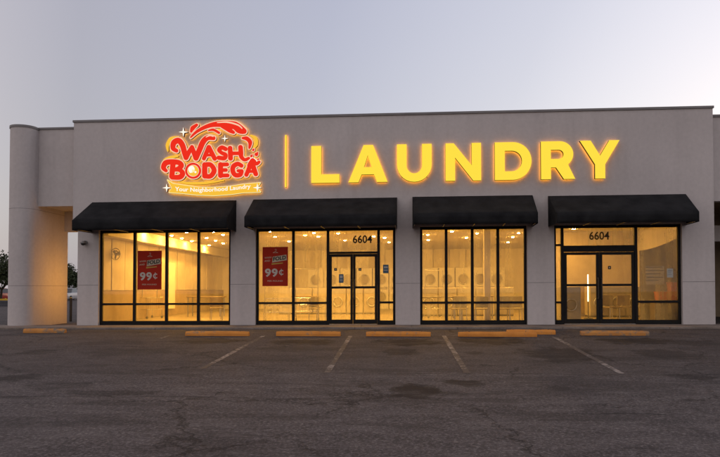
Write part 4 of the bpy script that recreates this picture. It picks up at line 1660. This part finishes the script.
MB().dome((0, 0, .951), .05, .03, 14, 4, down=False).build('cap', YEL_P, t, smooth=True)

# ------------------------------------------------------------------ the site's gentle rise, applied to everything standing on it
done = set()
for o in bpy.data.objects:
    o.location.z += SLOPE * o.location.x
    if o.type == 'MESH' and o.data.name not in done:
        done.add(o.data.name)
        top = o
        while top.parent:
            top = top.parent
        if abs(top.rotation_euler.z) < 1e-4:
            me = o.data
            n = len(me.vertices)
            a = np.empty(n * 3, np.float32)
            me.vertices.foreach_get('co', a)
            a = a.reshape(-1, 3)
            a[:, 2] += SLOPE * a[:, 0]
            me.vertices.foreach_set('co', a.ravel())
            me.update()

# ------------------------------------------------------------------ camera
cam = bpy.data.cameras.new('camera')
cam.sensor_fit = 'HORIZONTAL'
cam.sensor_width = 36
cam.lens = FOC / 720 * 36
cam.shift_y = (CY - 228.5) / 720
cam.clip_end = 2000
co = bpy.data.objects.new('camera', cam)
COL.objects.link(co)
M = Matrix((RGT, UPV, -FWD)).transposed().to_4x4()
M.translation = CAM
co.matrix_world = M
S.camera = co

# ------------------------------------------------------------------ dusk sky and the last of the sun
SUN_EL, SUN_AZ = R(2.0), R(52)                              # low, behind the building and to the east of it
HAZE = [(0.0, (.80, .705, .69)), (.42, (.64, .58, .575)), (.58, (.41, .39, .425)), (.74, (.45, .445, .51)), (.86, (.60, .59, .635)), (.95, (.86, .83, .85)), (1.0, (.97, .92, .91))]
LIFT = [(0.0, (1.04, 1.0, .97)), (.12, (1.06, 1.03, 1.0)), (.45, (.95, .95, 1.0)), (1.0, (1.0, 1.0, 1.06))]
wd = bpy.data.worlds.new('World')
S.world = wd
wd.use_nodes = True
nt = wd.node_tree
nt.nodes.clear()
out = nt.nodes.new('ShaderNodeOutputWorld')
bg = nt.nodes.new('ShaderNodeBackground')
sky = nt.nodes.new('ShaderNodeTexSky')
sky.sky_type = 'NISHITA'
sky.sun_disc = False
sky.sun_elevation = SUN_EL
sky.sun_rotation = SUN_AZ
sky.dust_density = 3.0
sky.air_density = 1.0
sky.ozone_density = 2.0
# the physical sky, veiled by the pale evening haze that is brightest towards the set sun
tc = nt.nodes.new('ShaderNodeTexCoord')
dt = N(nt, 'ShaderNodeVectorMath', operation='DOT_PRODUCT')
nt.links.new(tc.outputs['Generated'], dt.inputs[0])
dt.inputs[1].default_value = (math.sin(SUN_AZ), math.cos(SUN_AZ), 0)
t01 = math_(nt, 'ADD', math_(nt, 'MULTIPLY', dt.outputs['Value'], .5), .5)
haze = ramp(nt, t01, HAZE)
sz = N(nt, 'ShaderNodeSeparateXYZ')
nt.links.new(tc.outputs['Generated'], sz.inputs[0])
lift = ramp(nt, math_(nt, 'MULTIPLY', sz.outputs[2], 1.0, True), LIFT)
haze = mixc(nt, 1.0, haze, lift, 'MULTIPLY')
nish = mixc(nt, 1.0, sky.outputs[0], (.12, .12, .12), 'MULTIPLY')
nt.links.new(mixc(nt, 1.0, nish, haze, 'ADD'), bg.inputs[0])
bg.inputs[1].default_value = 1.0
nt.links.new(bg.outputs[0], out.inputs[0])

sun = bpy.data.lights.new('sun', 'SUN')
sun.energy = .05
sun.angle = R(10)
sun.color = (1, .85, .7)
so = bpy.data.objects.new('sun', sun)
COL.objects.link(so)
d = Vector((math.sin(SUN_AZ) * math.cos(SUN_EL), math.cos(SUN_AZ) * math.cos(SUN_EL), math.sin(SUN_EL)))
so.rotation_euler = d.to_track_quat('Z', 'Y').to_euler()

# ------------------------------------------------------------------ render settings
S.render.engine = 'CYCLES'
S.cycles.use_denoising = True
S.cycles.use_light_tree = True
S.cycles.max_bounces = 10
S.cycles.diffuse_bounces = 5
S.cycles.transparent_max_bounces = 12
S.cycles.sample_clamp_indirect = 6
S.cycles.caustics_reflective = False
S.cycles.caustics_refractive = False
S.view_settings.view_transform = 'Standard'
S.view_settings.look = 'None'
S.view_settings.exposure = 0
S.view_settings.gamma = 1
